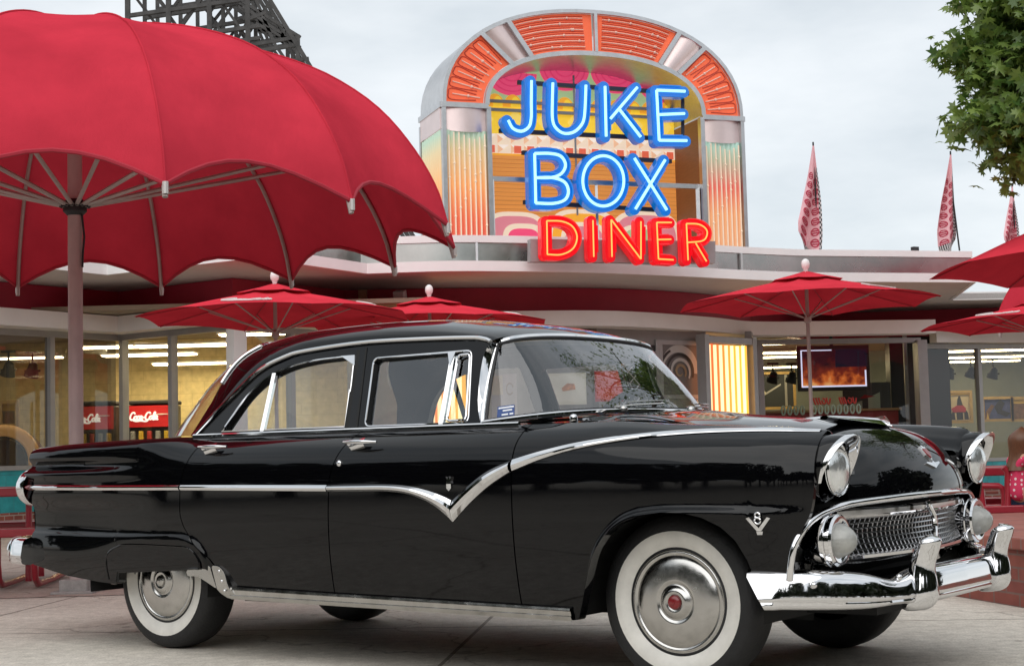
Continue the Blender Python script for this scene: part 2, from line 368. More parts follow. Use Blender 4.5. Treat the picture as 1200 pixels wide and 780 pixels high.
front_flare = Flare([p.to_2d() for p in crom([(-.345, .20, 0), (-.325, .30, 0), (-.298, .421, 0), (-.246, .553, 0), (-.145, .652, 0), (-.01, .694, 0), (.25, .700, 0), (.75, .690, 0)], 6)], [(.75, .2)])
def S(a, z):
    zt = ztf(a); zz = z if z < .8 else .8 + (z - .8) * .235 / (zt - .8)
    kr = sstep(-2.45, -2.95, a); s = Wf(a) + cz(zz) * (1 - kr) + cz_r(zz) * kr
    if a < -2.3:
        d = rear_flare.d(a, z); s += .017 * sstep(-.016, .016, d) * (1 - .5 * sstep(.03, .22, d))
        k = sstep(-2.7, -3.5, a)
        s -= k * .030 * math.exp(-((z - .915) / .022) ** 2)                 # groove above the tail-lamp tube
        s += k * .014 * math.exp(-((z - .865) / .02) ** 2)
        s -= k * .035 * sstep(.77, .67, z) * sstep(.40, .62, z)
    if a > -.4:
        d = front_flare.d(a, z); s += .024 * sstep(-.012, .014, d) * sstep(.64, .25, a) * (1 - .35 * sstep(.02, .09, d))
    return s
def side_panel(name, aL, aR, zb, us, nz_, sg, lip=.02, bottom_lip=None, zt=ztf, gap=.003):
    rows = []
    for u in us:
        row = []
        for j in range(nz_ + 1):
            v = j / nz_; z = .6
            for _ in range(8):
                a = (aL(z) + gap) * (1 - u) + (aR(z) - gap) * u; z = zb(a) * (1 - v) + zt(a) * v
            row.append((a, z))
        rows.append(row)
    mb = MB(); mb.grid([[C(a, S(a, z) * sg, z) for a, z in row] for row in rows])
    def edge(pts, d): mb.grid([[C(a, S(a, z) * sg, z) for a, z in pts], [C(a, (S(a, z) - d) * sg, z) for a, z in pts]])
    edge(rows[0], lip); edge(rows[-1], lip); edge([r_[0] for r_ in rows], bottom_lip or lip)
    return cb(mb, name, paint, ang=50)
us = lambda n: [i / n for i in range(n + 1)]
cutR = spl([(.25, -2.30), (.32, -2.325), (.40, -2.365), (.46, -2.415), (.55, -2.525), (.62, -2.585), (.68, -2.603), (.80, -2.597), (.96, -2.546), (1.04, -2.505)])
cutB = spl([(.25, -1.652), (.35, -1.650), (.8, -1.632), (1.04, -1.556)])
cutA = lambda z: -.640
tailf = spl([(.30, -3.83), (.40, -3.845), (.5, -3.86), (.66, -3.852), (.72, -3.858), (.76, -3.90), (.80, -3.93), (.85, -3.925), (.885, -3.89), (.92, -3.884), (.97, -3.884), (1.0, -3.88), (1.03, -3.84)])
zbR = lin([(-3.95, .41), (-3.845, .40), (-3.536, .351), (-3.27, .328), (-3.14, .322), (-3.115, .335), (-3.095, .384), (-2.8, .40), (-2.5, .418), (-2.44, .415), (-2.41, .40), (-2.36, .32), (-2.33, .28), (-2.2, .28)])
zbD = lin([(-2.5, .29), (-2.3, .285), (-.6, .262)])
zbF = lin([(-.7, .262), (-.40, .260), (-.376, .263), (-.35, .32), (-.296, .453), (-.24, .545), (-.192, .600), (-.12, .645), (-.03, .676), (.06, .687), (.15, .685), (.23, .668), (.30, .635), (.355, .585), (.395, .515), (.415, .45), (.43, .42), (.72, .44)])
frontR = spl([(.40, .50), (.44, .535), (.49, .552), (.56, .578), (.62, .600), (.68, .628), (.74, .640), (.80, .645), (.9, .645), (.98, .635)])
zb_q = []
def usx(pts, a0, a1): return [(p - a0) / (a1 - a0) for p in pts]
fa = [-.64, -.6, -.55, -.5, -.46, -.43, -.41, -.395] + [-.385 + .0085 * i for i in range(95)] + [.43, .45, .47, .49, .51, .53, .55, .57, .585, .60, .615, .63, .64]
fa = sorted(fa)
fus = [(a + .64) / (1.28) for a in fa]
qus = sorted(set([round(i / 70, 4) for i in range(71)] + [round(.52 + .48 * i / 90, 4) for i in range(91)]))
for sg in (1, -1):
    side_panel("quarter_panel", tailf, cutR, zbR, qus, 64, sg, bottom_lip=.05)
    d1 = side_panel("door", cutR, cutB, zbD, us(60), 60, sg)
    d2 = side_panel("door", cutB, cutA, zbD, us(30), 40, sg)
    side_panel("front_fender", cutA, frontR, zbF, fus, 62, sg, bottom_lip=.05)
    if sg == 1: near_doors = (d1, d2)
# skirt pressed over the rear wheel
sk = [p.to_2d() for p in crom([(-3.172, .345, 0), (-3.172, .43, 0), (-3.145, .480, 0), (-3.08, .508, 0), (-2.98, .522, 0), (-2.6, .518, 0), (-2.52, .503, 0), (-2.475, .455, 0), (-2.47, .418, 0)], 6)]
skb = [Vector((-2.55, .412)), Vector((-2.8, .397)), Vector((-3.05, .384)), Vector((-3.09, .382)), Vector((-3.105, .36)), Vector((-3.115, .333)), Vector((-3.14, .322))]
for sg in (1, -1):
    mb = MB(); rows = []
    tj = [0, .015, .04] + [.04 + .92 * j / 14 for j in range(1, 14)] + [.96, .985, 1]; ti = [0, .006, .015] + [.015 + .97 * i / 60 for i in range(1, 60)] + [.985, .994, 1]
    ej = lambda t: min(1, min(t, 1 - t) / .03)
    for i in ti:
        a = -3.172 + .704 * i
        top = np.interp(a, [p.x for p in sk], [p.y for p in sk]); bot = zbR(a) - .004
        row = []
        for t in tj:
            z = bot + (top - bot) * t; e = min(ej(t), min(1, min(i, 1 - i) / .012))
            row.append(C(a, (Wf(a) + cz(z) + .0195 - .007 * sstep(.40, .56, z) - .012 + .016 * e) * sg, z))
        rows.append(row)
    mb.grid(rows); cb(mb, "fender_skirt", paint, ang=30)
    mb = MB(); mb.tube([C(q.x, (Wf(q.x) + cz(q.y) + .0215 - .007 * sstep(.40, .56, q.y)) * sg, q.y) for q in sk], .0045, 6); cb(mb, "skirt_edge", paint)
    # bright bottom lip
    mb = MB(); mb.tube([C(a, (S(a, zbR(a)) + .006) * sg, zbR(a)) for a in np.linspace(-3.09, -2.48, 24)], .006, 6); cb(mb, "skirt_lip", paint)
# tops: trunk deck, cowl and fender crests, hood
def zfront(a, s, k):
    """height of the front sheet metal at a, |s|"""
    s = abs(s); zt = ztf(a); zc = spl([(-1.0, 1.075), (-.6, 1.088), (-.35, 1.088), (-.05, 1.058), (.28, 1.026), (.45, 1.003), (.7, .97)])(a)
    zv = (zc * .55 + zt * .45) * (1 - k) + (zt - .095) * k
    return spl([(0, zc), (.22, zc - .008 - .006 * k), (.40, zc - .018 - .03 * k), (.56, zv), (.64, zv * .45 + zt * .55), (.73, zt + .004), (.80, zt + .001), (.90, zt - .03)])(s)
kf = lambda a: sstep(-.25, .62, a)
for sg in (1, -1):
    mb = MB(); rows = []
    for a in list(np.linspace(-1.0, .632, 56)) + [.640, .646, .649, .650]:
        zt = ztf(a); se = S(a, zt); dd = {.640: .004, .646: .013, .649: .03, .650: .07}.get(a, 0); s0 = .535 if a > -.36 else 0
        rows.append([C(a, (s0 + (se - s0) * j / 20) * sg, (zfront(a, s0 + (se - s0) * j / 20, kf(a)) if j < 20 else zt) - dd) for j in range(21)])
    mb.grid([r_ for r_ in rows]); cb(mb, "fender_top" if sg else "", paint, ang=60)
hood = MB(); rows = []
for s in np.linspace(-.60, .60, 61):
    row = []
    for a in np.linspace(-.36, .45, 22): row.append(C(a, s, zfront(a, s, kf(a)) + .0025))
    z0 = zfront(.45, s, kf(.45)) + .0025; q = abs(s) / .56
    af = .772 - .105 * q ** 2.2; zl = .728 - .012 * q * q
    for i in range(1, 26):
        th = math.pi / 2 * i / 25; row.append(C(.45 + (af - .45) * math.sin(th), s, zl + (z0 - zl) * math.cos(th)))
    row.append(C(af - .02, s, zl - .012)); row.append(C(af - .06, s, zl - .012))
    rows.append(row)
hood.grid(rows); hoodo = cb(hood, "hood", paint, ang=50)
# trunk deck and tail
mb = MB(); rows = []
for a in list(np.linspace(-3.88, -2.5, 30)):
    zt = ztf(a); se = S(a, zt); row = []
    for j in range(-16, 17):
        s = se * j / 16; zc = zt - .030 * sstep(0, .14, 1 - abs(j) / 16) + .022 * (1 - (j / 16) ** 2) * sstep(-3.9, -3.3, a)
        row.append(C(a, s, zc if abs(j) < 16 else zt))
    rows.append(row)
tail = []
for q, (da, dz) in enumerate([(-.02, -.05), (-.03, -.2), (-.02, -.4), (0, -.6), (.02, -.62)]):
    tail.append([C(-3.88 + da + .04 * (abs(j) / 16) ** 4, S(-3.85, .7) * .985 * j / 16, ztf(-3.88) + dz) for j in range(-16, 17)])
mb.grid(list(reversed(tail)) + rows); cb(mb, "trunk_deck", paint, ang=50)
# front cavity wall, floor pan, wheel wells and dark filling behind the gaps
mb = MB()
mb.box(C(.47, 0, .57), (.10, 1.66, .36))
mb.box(C(-1.45, 0, .335), (4.3, 1.0, .10)); mb.box(C(-1.36, 0, .30), (1.86, 1.66, .07)); mb.box(C(-3.45, 0, .42), (.6, 1.5, .12))
for sg in (1, -1):
    for ac, zc, r_ in ((0, .33, .42), (-WB, .33, .43)):
        mb.grid([[C(ac + r_ * math.cos(t), s * sg, zc + r_ * .86 * math.sin(t)) for t in np.linspace(-.15, math.pi + .15, 18)] for s in (.42, .86)])
        mb.add([C(ac - r_, .45 * sg, .25), C(ac + r_, .45 * sg, .25), C(ac + r_, .45 * sg, .75), C(ac - r_, .45 * sg, .75)], [(0, 1, 2, 3)])
    for a0, a1 in ((-2.58, -.66),):
        mb.box(C((a0 + a1) / 2, .80 * sg, .66), (a1 - a0, .06, .60))
mb.box(C(.05, 0, .60), (.7, 1.0, .4))
mb.tube([C(-.1, 0, .22), C(-3.2, .3, .24)], .03); mb.tube([C(-WB, -.7, .33), C(-WB, .7, .33)], .05); mb.tube([C(0, -.6, .28), C(0, .6, .28)], .04)
mb.sphere(C(-WB, 0, .33), .14)
cb(mb, "chassis", dark, smooth=False)

# wheels
tyre_p = [(.205, -.155), (.245, -.170), (.30, -.168), (.327, -.150), (.336, -.11), (.338, -.07), (.336, -.03), (.327, .008), (.302, .024), (.272, .029), (.24, .026), (.208, .012), (.20, .0), (.195, -.03)]
rim_p = [(.207, .010), (.198, .014), (.190, .012), (.186, .000), (.16, -.02), (.02, -.03)]
cap_p = [(.199, .006), (.199, .015), (.192, .021), (.183, .020), (.177, .016), (.172, .020), (.160, .025), (.135, .031), (.108, .035), (.086, .037), (.078, .037), (.073, .031), (.066, .031), (.060, .038), (.048, .046), (.036, .049), (.030, .044), (.0, .044)]
med_p = [(.027, .042), (.026, .051), (.020, .056), (.008, .057), (.007, .060), (.0, .061)]
for a in (0, -WB):
    for sg in (1, -1):
        sw = .745 if a == 0 else .728
        c = C(a, sw * sg, .335); ax = (0, -sg, 0)
        th = R(2.0) if a == 0 else 0
        ax = (math.sin(th) , -sg, 0)
        mb = MB(); vs0 = len(mb.v); mb.lathe(tyre_p, c, ax, 64)
        mb.v = [(x, y, max(z, .0005)) for x, y, z in mb.v]
        mb.cur = 1; mb.lathe(rim_p, c, ax, 48)
        wh = cb(mb, "wheel", [rubber, grey_dark], ang=50)
        mb = MB(); mb.lathe([(.2085, .0135), (.212, .0165), (.238, .0285), (.252, .0302), (.266, .0305), (.271, .0295)], c, ax, 64); cb(mb, "whitewall_band", whitewall, wh, ang=60)
        mb = MB(); mb.lathe(cap_p, c, ax, 64); cb(mb, "hubcap", chrome_worn if a == 0 else chrome_worn, wh, ang=55)
        mb = MB(); mb.lathe(med_p, c, ax, 24)
        cb(mb, "hub_medallion", red_enamel if a == 0 else chrome_worn, wh)

# rocker strip, stone guard
for sg in (1, -1):
    mb = MB(); rows = []
    zlo = lin([(-2.33, .279), (-.405, .257)]); zhi = lin([(-2.33, .334), (-.405, .308)])
    for a in np.linspace(-2.30, -.40, 40):
        lo, hi = zlo(a), zhi(a)
        rows.append([C(a, (S(-1.5, z) + o) * sg, z) for z, o in ((lo - .004, -.02), (lo, .012), (lo + .018, .017), (lo + .022, .012), (hi - .012, .012), (hi - .008, .016), (hi, .012), (hi + .003, -.01))])
    mb.grid(rows); cb(mb, "rocker_molding", chrome_worn, ang=25)
    # two pressed plates wrap the corner between wheel opening and rocker
    def gplate(poly, nm):
        mb = MB(); sG = max(S(-2.40, .42), S(-2.2, .34)); P = rounded([(x, z, 0) for x, z in poly], .018, 4)
        bul = lambda z: sG + .004 - .03 * sstep(.34, .27, z)
        mb.prism([C(p.x, (bul(p.y) + .008) * sg, p.y) for p in P], [C(p.x, (bul(p.y) - .03) * sg, p.y) for p in P]); return cb(mb, nm, chrome_worn, smooth=False, bevel=.005)
    gplate([(-2.575, .405), (-2.53, .421), (-2.432, .434), (-2.412, .425), (-2.37, .325), (-2.428, .352), (-2.495, .380), (-2.57, .380)], "stone_guard")
    g2 = gplate([(-2.404, .434), (-2.353, .430), (-2.318, .402), (-2.298, .346), (-2.255, .283), (-2.325, .281), (-2.366, .310)], "stone_guard")
    mb = MB()
    for x, z in ((-2.352, .408), (-2.335, .362), (-2.318, .318)): mb.sphere(C(x, (max(S(-2.40, .42), S(-2.2, .34)) + .010) * sg, z), .008, 8, 5)
    cb(mb, "screw", chrome, g2)

# side trim with its V dip
def strip(up, dn, name, m, raise_=.014, n=8, sg=1, mid=.5, fn=S):
    mb = MB(); U = crom([(a, z, 0) for a, z in up], n); D = crom([(a, z, 0) for a, z in dn], n); rows = []
    for p, q in zip(U, D):
        row = []
        for t, o in ((0, -.004), (.02, .006), (mid * .55, raise_ * .85), (mid, raise_), (mid + (1 - mid) * .5, raise_ * .8), (.98, .006), (1, -.004)):
            a = p.x + (q.x - p.x) * t; z = p.y + (q.y - p.y) * t; row.append(C(a, (fn(a, z) + o) * sg, z))
        rows.append(row)
    mb.grid(rows); return cb(mb, name, m, ang=22)
for sg in (1, -1):
    strip([(-3.90, .816), (-3.6, .814), (-3.18, .811), (-2.60, .809)], [(-3.90, .790), (-3.6, .788), (-3.18, .786), (-2.60, .784)], "side_trim", chrome, sg=sg)
    strip([(-2.59, .809), (-2.1, .806), (-1.638, .802)], [(-2.59, .784), (-2.1, .779), (-1.642, .774)], "side_trim", chrome, sg=sg)
    strip([(-1.628, .802), (-1.45, .803), (-1.30, .803), (-1.18, .795), (-1.07, .775), (-.99, .752), (-.945, .735)],
          [(-1.632, .773), (-1.45, .773), (-1.30, .772), (-1.17, .758), (-1.06, .722), (-.985, .678), (-.942, .643)], "side_trim", chrome, .022, sg=sg, mid=.42)
    strip([(-.938, .735), (-.86, .790), (-.76, .850), (-.643, .893)], [(-.941, .643), (-.85, .720), (-.75, .790), (-.646, .846)], "side_trim", chrome, .024, sg=sg, mid=.45)
    strip([(-.637, .896), (-.50, .928), (-.335, .958), (-.10, .984), (.15, .996), (.40, .994), (.615, .982)],
          [(-.634, .850), (-.50, .893), (-.335, .932), (-.10, .964), (.15, .979), (.40, .980), (.615, .972)], "side_trim", chrome, .014, sg=sg)
    # belt molding
    mb = MB(); mb.tube([C(a, (S(a, ztf(a)) + .006) * sg, ztf(a) + .004) for a in np.linspace(-2.64, -.70, 40)], .0105, 8); cb(mb, "belt_molding", chrome)
    # handles, locks
    for a, dr in ((-1.56, 1), (-2.49, 0)):
        z = .972; s0 = S(a, z); mb = MB()
        mb.tube([C(a + t * .19, (s0 + .030 + .010 * math.sin(math.pi * t)) * sg, z + .016 - .004 * t) for t in us(10)], [.006 + .005 * math.sin(math.pi * min(1, t * 1.1)) for t in us(10)], 8)
        mb.lathe([(.022, -.01), (.02, .008), (.013, .012), (.010, .03), (.0, .036)], C(a + .025, s0 * sg, z + .004), (0, -sg, .1), 16)
        mb.grid([[C(a + .035 + .075 * t, (s0 + .012 + .016 * math.sin(math.pi * q)) * sg, z - .030 + .045 * q + .018 * t) for t in us(6)] for q in us(6)])
        h = cb(mb, "door_handle", chrome, near_doors[dr] if sg == 1 else None, ang=50)
    if sg == 1:
        mb = MB(); z = .895; mb.lathe([(.013, -.004), (.013, .006), (.008, .010), (0, .011)], C(-1.575, S(-1.575, z), z), (0, -1, 0), 16); cb(mb, "key_lock", chrome, near_doors[1])
# crest on the front door, V8 badge on the fender
def plate(pts, a0, z0, sc, name, m, parent=None, off=.004, th=.006, fn=S):
    P = [(a0 + x * sc, z0 + y * sc) for x, y in pts]; mb = MB()
    mb.prism([C(a, fn(a, z) + off + th, z) for a, z in P], [C(a, fn(a, z) - .002, z) for a, z in P]); return cb(mb, name, m, parent, smooth=False)
mb = MB()
for P in ([(-.5, -.1), (-.42, .25), (-.62, .95), (-.25, .5), (0, 1.0), (.25, .5), (.62, .95), (.42, .25), (.5, -.1)], [(-.45, -.2), (-.45, -.9), (0, -1.35), (.45, -.9), (.45, -.2)]):
    Q = [(-.955 + x * .026, .806 + y * .026) for x, y in P]
    mb.prism([C(a, S(a, z) + .008, z) for a, z in Q], [C(a, S(a, z) - .002, z) for a, z in Q])
cb(mb, "crown_crest", chrome, near_doors[1], smooth=False)
mb = MB()
def Vq(pts, off): 
    Q = [(.452 + x * .0078, .642 + y * .0076) for x, y in pts]
    mb.prism([C(a, S(a, z) + off, z) for a, z in Q], [C(a, S(a, z) - .003, z) for a, z in Q])
Vq([(-5.6, 3.0), (-4.2, 3.6), (0, -1.6), (4.2, 3.6), (5.6, 3.0), (1.0, -3.0), (-1.0, -3.0)], .010)
Vq([(-1.5, -3.2), (1.5, -3.2), (1.2, -4.8), (-1.2, -4.8)], .005)
for cz_, r_ in ((1.6, 1.35), (4.1, 1.15)):
    mb.tube([C(.452 + r_ * .0086 * math.cos(t), S(.452, .635) + .014, .644 + cz_ * .0078 + r_ * .0082 * math.sin(t)) for t in np.linspace(0, 2 * math.pi, 16, endpoint=False)], .0034, 6, closed=True)
cb(mb, "engine_badge", chrome, smooth=False)

# greenhouse ---------------------------------------------------------------
K_, ZB = .38, 1.035
def G(a, z, d=0.0, sg=1):
    return C(a, (.80 - K_ * (z - ZB) + d) * sg - .0, z + d * K_ * .9)
drip = crom([(-2.645, 1.036, 0), (-2.554, 1.128, 0), (-2.467, 1.208, 0), (-2.315, 1.338, 0), (-2.164, 1.397, 0), (-2.03, 1.420, 0), (-1.68, 1.438, 0), (-1.358, 1.433, 0), (-1.06, 1.421, 0), (-.975, 1.410, 0), (-.935, 1.396, 0)], 6)
apil = crom([(-.935, 1.396, 0), (-.955, 1.37, 0), (-.964, 1.30, 0), (-.945, 1.15, 0), (-.910, 1.06, 0), (-.892, 1.037, 0)], 5)
outer = [(p.x, p.y) for p in drip] + [(p.x, p.y) for p in apil[1:]]
def rnd(poly, r_): return [(p.x, p.y) for p in rounded([(x, y, 0) for x, y in poly], r_)]
win_rear = [(p.x, p.y) for p in crom([(-2.468, 1.056, 0), (-2.42, 1.135, 0), (-2.36, 1.222, 0), (-2.27, 1.296, 0), (-2.15, 1.347, 0), (-1.98, 1.374, 0), (-1.80, 1.382, 0)], 5)] + rnd([(-1.76, 1.383), (-1.722, 1.383), (-1.69, 1.2)], .03)[2:] + [(-1.676, 1.056)]
win_front = rnd([(-1.556, 1.054), (-1.597, 1.364), (-1.035, 1.368), (-.972, 1.054)], .03)
for sg in (1, -1):
    mb = MB(); mb.holed([outer, win_rear, win_front], lambda p, d: G(p[0], p[1], d, sg), .004, .05); frame = cb(mb, "window_surround", paint, ang=30, smooth=False)
    mb = MB()
    for lp in (win_rear, win_front):
        mb.tube([G(x, z, .002, sg) for x, z in lp], .0045, 6, closed=True)
    mb.tube([G(p.x, p.y, .012, sg) for p in drip], .010, 8)
    cb(mb, "window_trim", chrome, frame)
    for lp in (win_rear, win_front):
        mb = MB(); mb.add([G(x, z, -.018, sg) for x, z in lp], [tuple(t) for t in tessellate_polygon([[Vector((x, z, 0)) for x, z in lp]])]); cb(mb, "window_pane", cglass, frame, smooth=False, recalc=False)
    # dividers, vent frame and the gap between the doors
    for aa, bb, wd in (((-2.196, 1.05), (-2.213, 1.325), .020), ((-1.121, 1.05), (-1.138, 1.366), .022)):
        mb = MB(); mb.bar(G(*aa, -.003, sg), G(*bb, -.003, sg), wd, .02); cb(mb, "window_divider", chrome, frame, smooth=False)
    mb = MB(); mb.tube([G(x, z, 0, sg) for x, z in rnd([(-1.095, 1.065), (-1.11, 1.35), (-1.043, 1.354), (-.99, 1.066)], .02)], .006, 6, closed=True); cb(mb, "vent_frame", chrome, frame)
    for tri in (((-1.165, 1.366), (-1.12, 1.366), (-1.137, 1.30)), ((-1.80, 1.384), (-1.715, 1.384), (-1.70, 1.335))):
        mb = MB(); mb.prism([G(*p, .009, sg) for p in tri], [G(*p, -.004, sg) for p in tri]); cb(mb, "frame_corner", chrome, frame, smooth=False)
    mb = MB(); mb.bar(G(-1.598, 1.04, .005, sg), G(-1.655, 1.415, .005, sg), .008, .006); mb.bar(G(-1.66, 1.04, .0, sg), G(-1.70, 1.41, .0, sg), .02, .012); cb(mb, "door_gap", dark, frame, smooth=False)
# roof and rear window: one fastback surface split by material part
Nst = 64
dl = [0]
for p, q in zip(drip[:-1], drip[1:]): dl.append(dl[-1] + (q - p).length)
def drip_at(t):
    x = t * dl[-1]; return np.interp(x, dl, [p.x for p in drip]), np.interp(x, dl, [p.y for p in drip])
cen_a = spl([(-2.645, -3.22), (-2.554, -3.10), (-2.467, -2.98), (-2.315, -2.72), (-2.164, -2.50), (-2.03, -2.27), (-1.68, -1.75), (-1.358, -1.30), (-1.06, -.96), (-.975, -.875), (-.935, -.835)])
cen_z = spl([(-3.22, 1.055), (-3.10, 1.20), (-2.98, 1.325), (-2.72, 1.488), (-2.50, 1.545), (-2.27, 1.566), (-1.9, 1.572), (-1.6, 1.566), (-1.30, 1.545), (-1.05, 1.508), (-.92, 1.478), (-.835, 1.448)])
def roofp(t, v, sg=1, d=0):
    a, z = drip_at(t); sr = .80 - K_ * (z - ZB); ca = cen_a(a); zc = cen_z(ca); ph = v * math.pi / 2; p = 2.35
    cs = math.cos(ph) ** (2 / p); sn = math.sin(ph) ** (2 / p)
    ex = 2 + 1.7 * sstep(-2.05, -2.40, a); return C(a + (ca - a) * (1 - cs ** ex), sr * cs * sg, z + (zc - z) * sn + d)
ts = list(np.linspace(0, 1, Nst)); vs_ = us(14)
t_top = .275
v_edge = lambda t: np.interp(t, [0, .10, .2, t_top], [.17, .25, .40, .50])
full = MB()
fr = [[roofp(t, v, 1) for v in vs_] + [roofp(t, v, -1) for v in reversed(vs_[:-1])] for t in ts if t >= t_top - .016]
full.grid(fr)
for sg in (1, -1):
    full.grid([[roofp(t, v_edge(t) * q, sg) for q in us(6)] for t in ts if t <= t_top + .016])
roof = cb(full, "roof", paint, ang=50)
mb = MB()
mb.grid([[roofp(t, v_edge(t) + (1 - v_edge(t)) * q, 1) for q in us(10)] + [roofp(t, v_edge(t) + (1 - v_edge(t)) * q, -1) for q in reversed(us(10)[:-1])] for t in ts if t <= t_top + .016])
rw_ = cb(mb, "rear_window", cglass, ang=60)
mb = MB()
for sg in (1, -1): mb.tube([roofp(t, v_edge(t), sg, .004) for t in np.linspace(.15, t_top, 24)], .011, 8)
mb.tube([roofp(t_top, .5 + .5 * q, 1, .004) for q in us(10)] + [roofp(t_top, .5 + .5 * q, -1, .004) for q in reversed(us(10)[:-1])], .009, 8)
cb(mb, "rear_window_trim", chrome, rw_)
# windshield
def wb(t):
    q = abs(t); return C(-.892 + .345 * (1 - q ** 3.0), .80 * math.copysign(math.sin(q * math.pi / 2) ** .92, t), 1.045 + .045 * (1 - q * q))
def wt(t):
    q = abs(t); return C(-.945 + .112 * (1 - q ** 2.4), .612 * math.copysign(math.sin(q * math.pi / 2) ** .95, t), 1.398 + .042 * (1 - q ** 2))
def wp(t, v, d=0):
    p = wb(t).lerp(wt(t), v); b = .03 * math.sin(math.pi * v)
    return p + Vector((b * (1 - .6 * abs(t)) - .036 * math.sin(math.pi * min(1, v * 1.02)) ** .8 * abs(t) ** 7, math.copysign(-b * .5 * abs(t), t) , 0))
tt = np.linspace(-1, 1, 57)
mb = MB(); mb.grid([[wp(t, v) for v in us(10)] for t in tt]); ws = cb(mb, "windshield", wsglass, ang=70)
mb = MB(); mb.tube([wp(t, 0) + Vector((0, 0, .004)) for t in tt], .012, 8); mb.tube([wp(t, 1) + Vector((0, 0, 0)) for t in tt], .011, 8)
for sg in (1, -1):
    P = [wp(sg, v) for v in us(14)]; Q = [C(p.x, (.80 - K_ * (p.y - ZB) + .006) * sg, p.y) for p in apil]
    Q = [Vector(q) for q in Q][::-1]
    n = 15; Qs = [Q[min(int(i * (len(Q) - 1) / (n - 1)), len(Q) - 1)] for i in range(n)]
    mb.grid([[p + Vector((.004, 0, 0)), (p + q) / 2 + Vector((0, -sg * .012, 0)), q] for p, q in zip(P, Qs)])
    mb.tube([p + Vector((.002, -sg * .004, 0)) for p in P], .007, 6)
cb(mb, "windshield_frame", chrome, ws, ang=40)
mb = MB(); mb.tube([wp(t, .03) * 1 + Vector((.006, 0, .004)) for t in tt], .006, 6); mb.tube([wp(t, .975) + Vector((.004, 0, 0)) for t in tt], .007, 6)
for sg in (1, -1): mb.tube([wp(sg * .985, v) + Vector((.004, -sg * .002, 0)) for v in us(12)], .007, 6)
cb(mb, "windshield_gasket", grey_dark, ws)
# parking decal on the inside of the glass: three pale lines on blue
dec_b = mat("blue_decal", (.012, .05, .20), .4); dec_w = mat("decal_white", (.7, .72, .75), .5)
mb = MB()
def wpd(t, v, d): return wp(t, v) + Vector((d, -d * .6, 0))
T0, T1, V0, V1 = .835, .93, .05, .185
mb.grid([[wpd(t, v, .004) for v in np.linspace(V0, V1, 4)] for t in np.linspace(T0, T1, 8)])
mb.cur = 1
for v, a, b in ((.84, .05, .95), (.58, .30, .85), (.22, .25, .62), (.22, .70, .92)):
    q0, q1 = T0 + (T1 - T0) * (1 - b), T0 + (T1 - T0) * (1 - a)
    mb.grid([[wpd(t, V0 + (V1 - V0) * (v + e), .0055) for e in (-.07, .07)] for t in np.linspace(q0, q1, 5)])
cb(mb, "inspection_decal", [dec_b, dec_w], ws, smooth=False, recalc=False)
# wipers
mb = MB()
for s0, s1 in ((.36, -.08), (-.22, -.60)):
    b0 = C(-.50 + .03, s0, 1.096); pts = [b0]
    for i in range(1, 9):
        q = i / 8; s = s0 + (s1 - s0) * q; t = math.copysign((math.asin(min(1, abs(s) / .80)) / (math.pi / 2)), s); pts.append(wp(t, .02 + .05 * q) + Vector((.022, 0, .012)))
    mb.tube(pts, .005, 6); mb.tube([p + Vector((.0, 0, .014)) for p in pts[3:]], .004, 6); mb.sphere(b0, .018, 10, 6)
cb(mb, "wiper", chrome_worn)
mb = MB(); q = hitp = C(-.50, .70, 1.052); mb.lathe([(.018, -.01), (.017, .012), (.012, .02), (0, .024)], q, (0.1, -.2, 1), 12); cb(mb, "antenna_base", chrome)
# interior
mb = MB()
mb.box(C(-1.18, 0, .55), (.52, 1.36, .20)); mb.box(C(-1.47, 0, .82), (.14, 1.36, .46), M=Matrix.Rotation(R(-12), 3, 'Y'))
mb.box(C(-2.22, 0, .55), (.52, 1.30, .20)); mb.box(C(-2.56, 0, .82), (.14, 1.30, .46), M=Matrix.Rotation(R(-14), 3, 'Y'))
cb(mb, "bench_seat", grey_seat, bevel=.04)
mb = MB(); mb.box(C(-2.82, 0, 1.03), (.46, 1.24, .02)); mb.grid([[roofp(t, .30 + .70 * v, 1, -.03) for v in us(8)] + [roofp(t, .30 + .70 * v, -1, -.03) for v in reversed(us(8)[:-1])] for t in ts if t >= t_top + .02])
cb(mb, "headliner", tan_seat)
mb = MB(); rows = []
for s in np.linspace(-.74, .74, 24): rows.append([C(-.68, s, .80), C(-.66, s, .96), C(-.66, s, 1.03), C(-.64, s, 1.040), C(-.60, s, 1.042)])
mb.grid(rows); cb(mb, "dashboard", grey_dark)
mb = MB(); sc_ = C(-.98, -.37, 1.03); axs = Vector((-.80, 0, .60)).normalized(); e1 = Vector((0, 1, 0)); e2 = axs.cross(e1)
mb.tube([sc_ + (e1 * math.cos(t) + e2 * math.sin(t)) * .205 for t in np.linspace(0, 2 * math.pi, 40, endpoint=False)], .017, 8, closed=True)
for t in (R(0), R(180), R(270)): mb.tube([sc_, sc_ + (e1 * math.cos(t) + e2 * math.sin(t)) * .2], .009, 6)
mb.tube([sc_, sc_ - axs * .4], .025, 10); mb.lathe([(.05, -.01), (.045, .02), (0, .03)], sc_, axs, 16); cb(mb, "steering_wheel", grey_dark)
mb = MB(); m0 = wp(0, .80) + Vector((-.10, 0, -.02)); mb.box(m0, (.02, .20, .055)); mb.bar(m0, wp(0, .97), .012); cb(mb, "rear_view_mirror", grey_dark, bevel=.01)

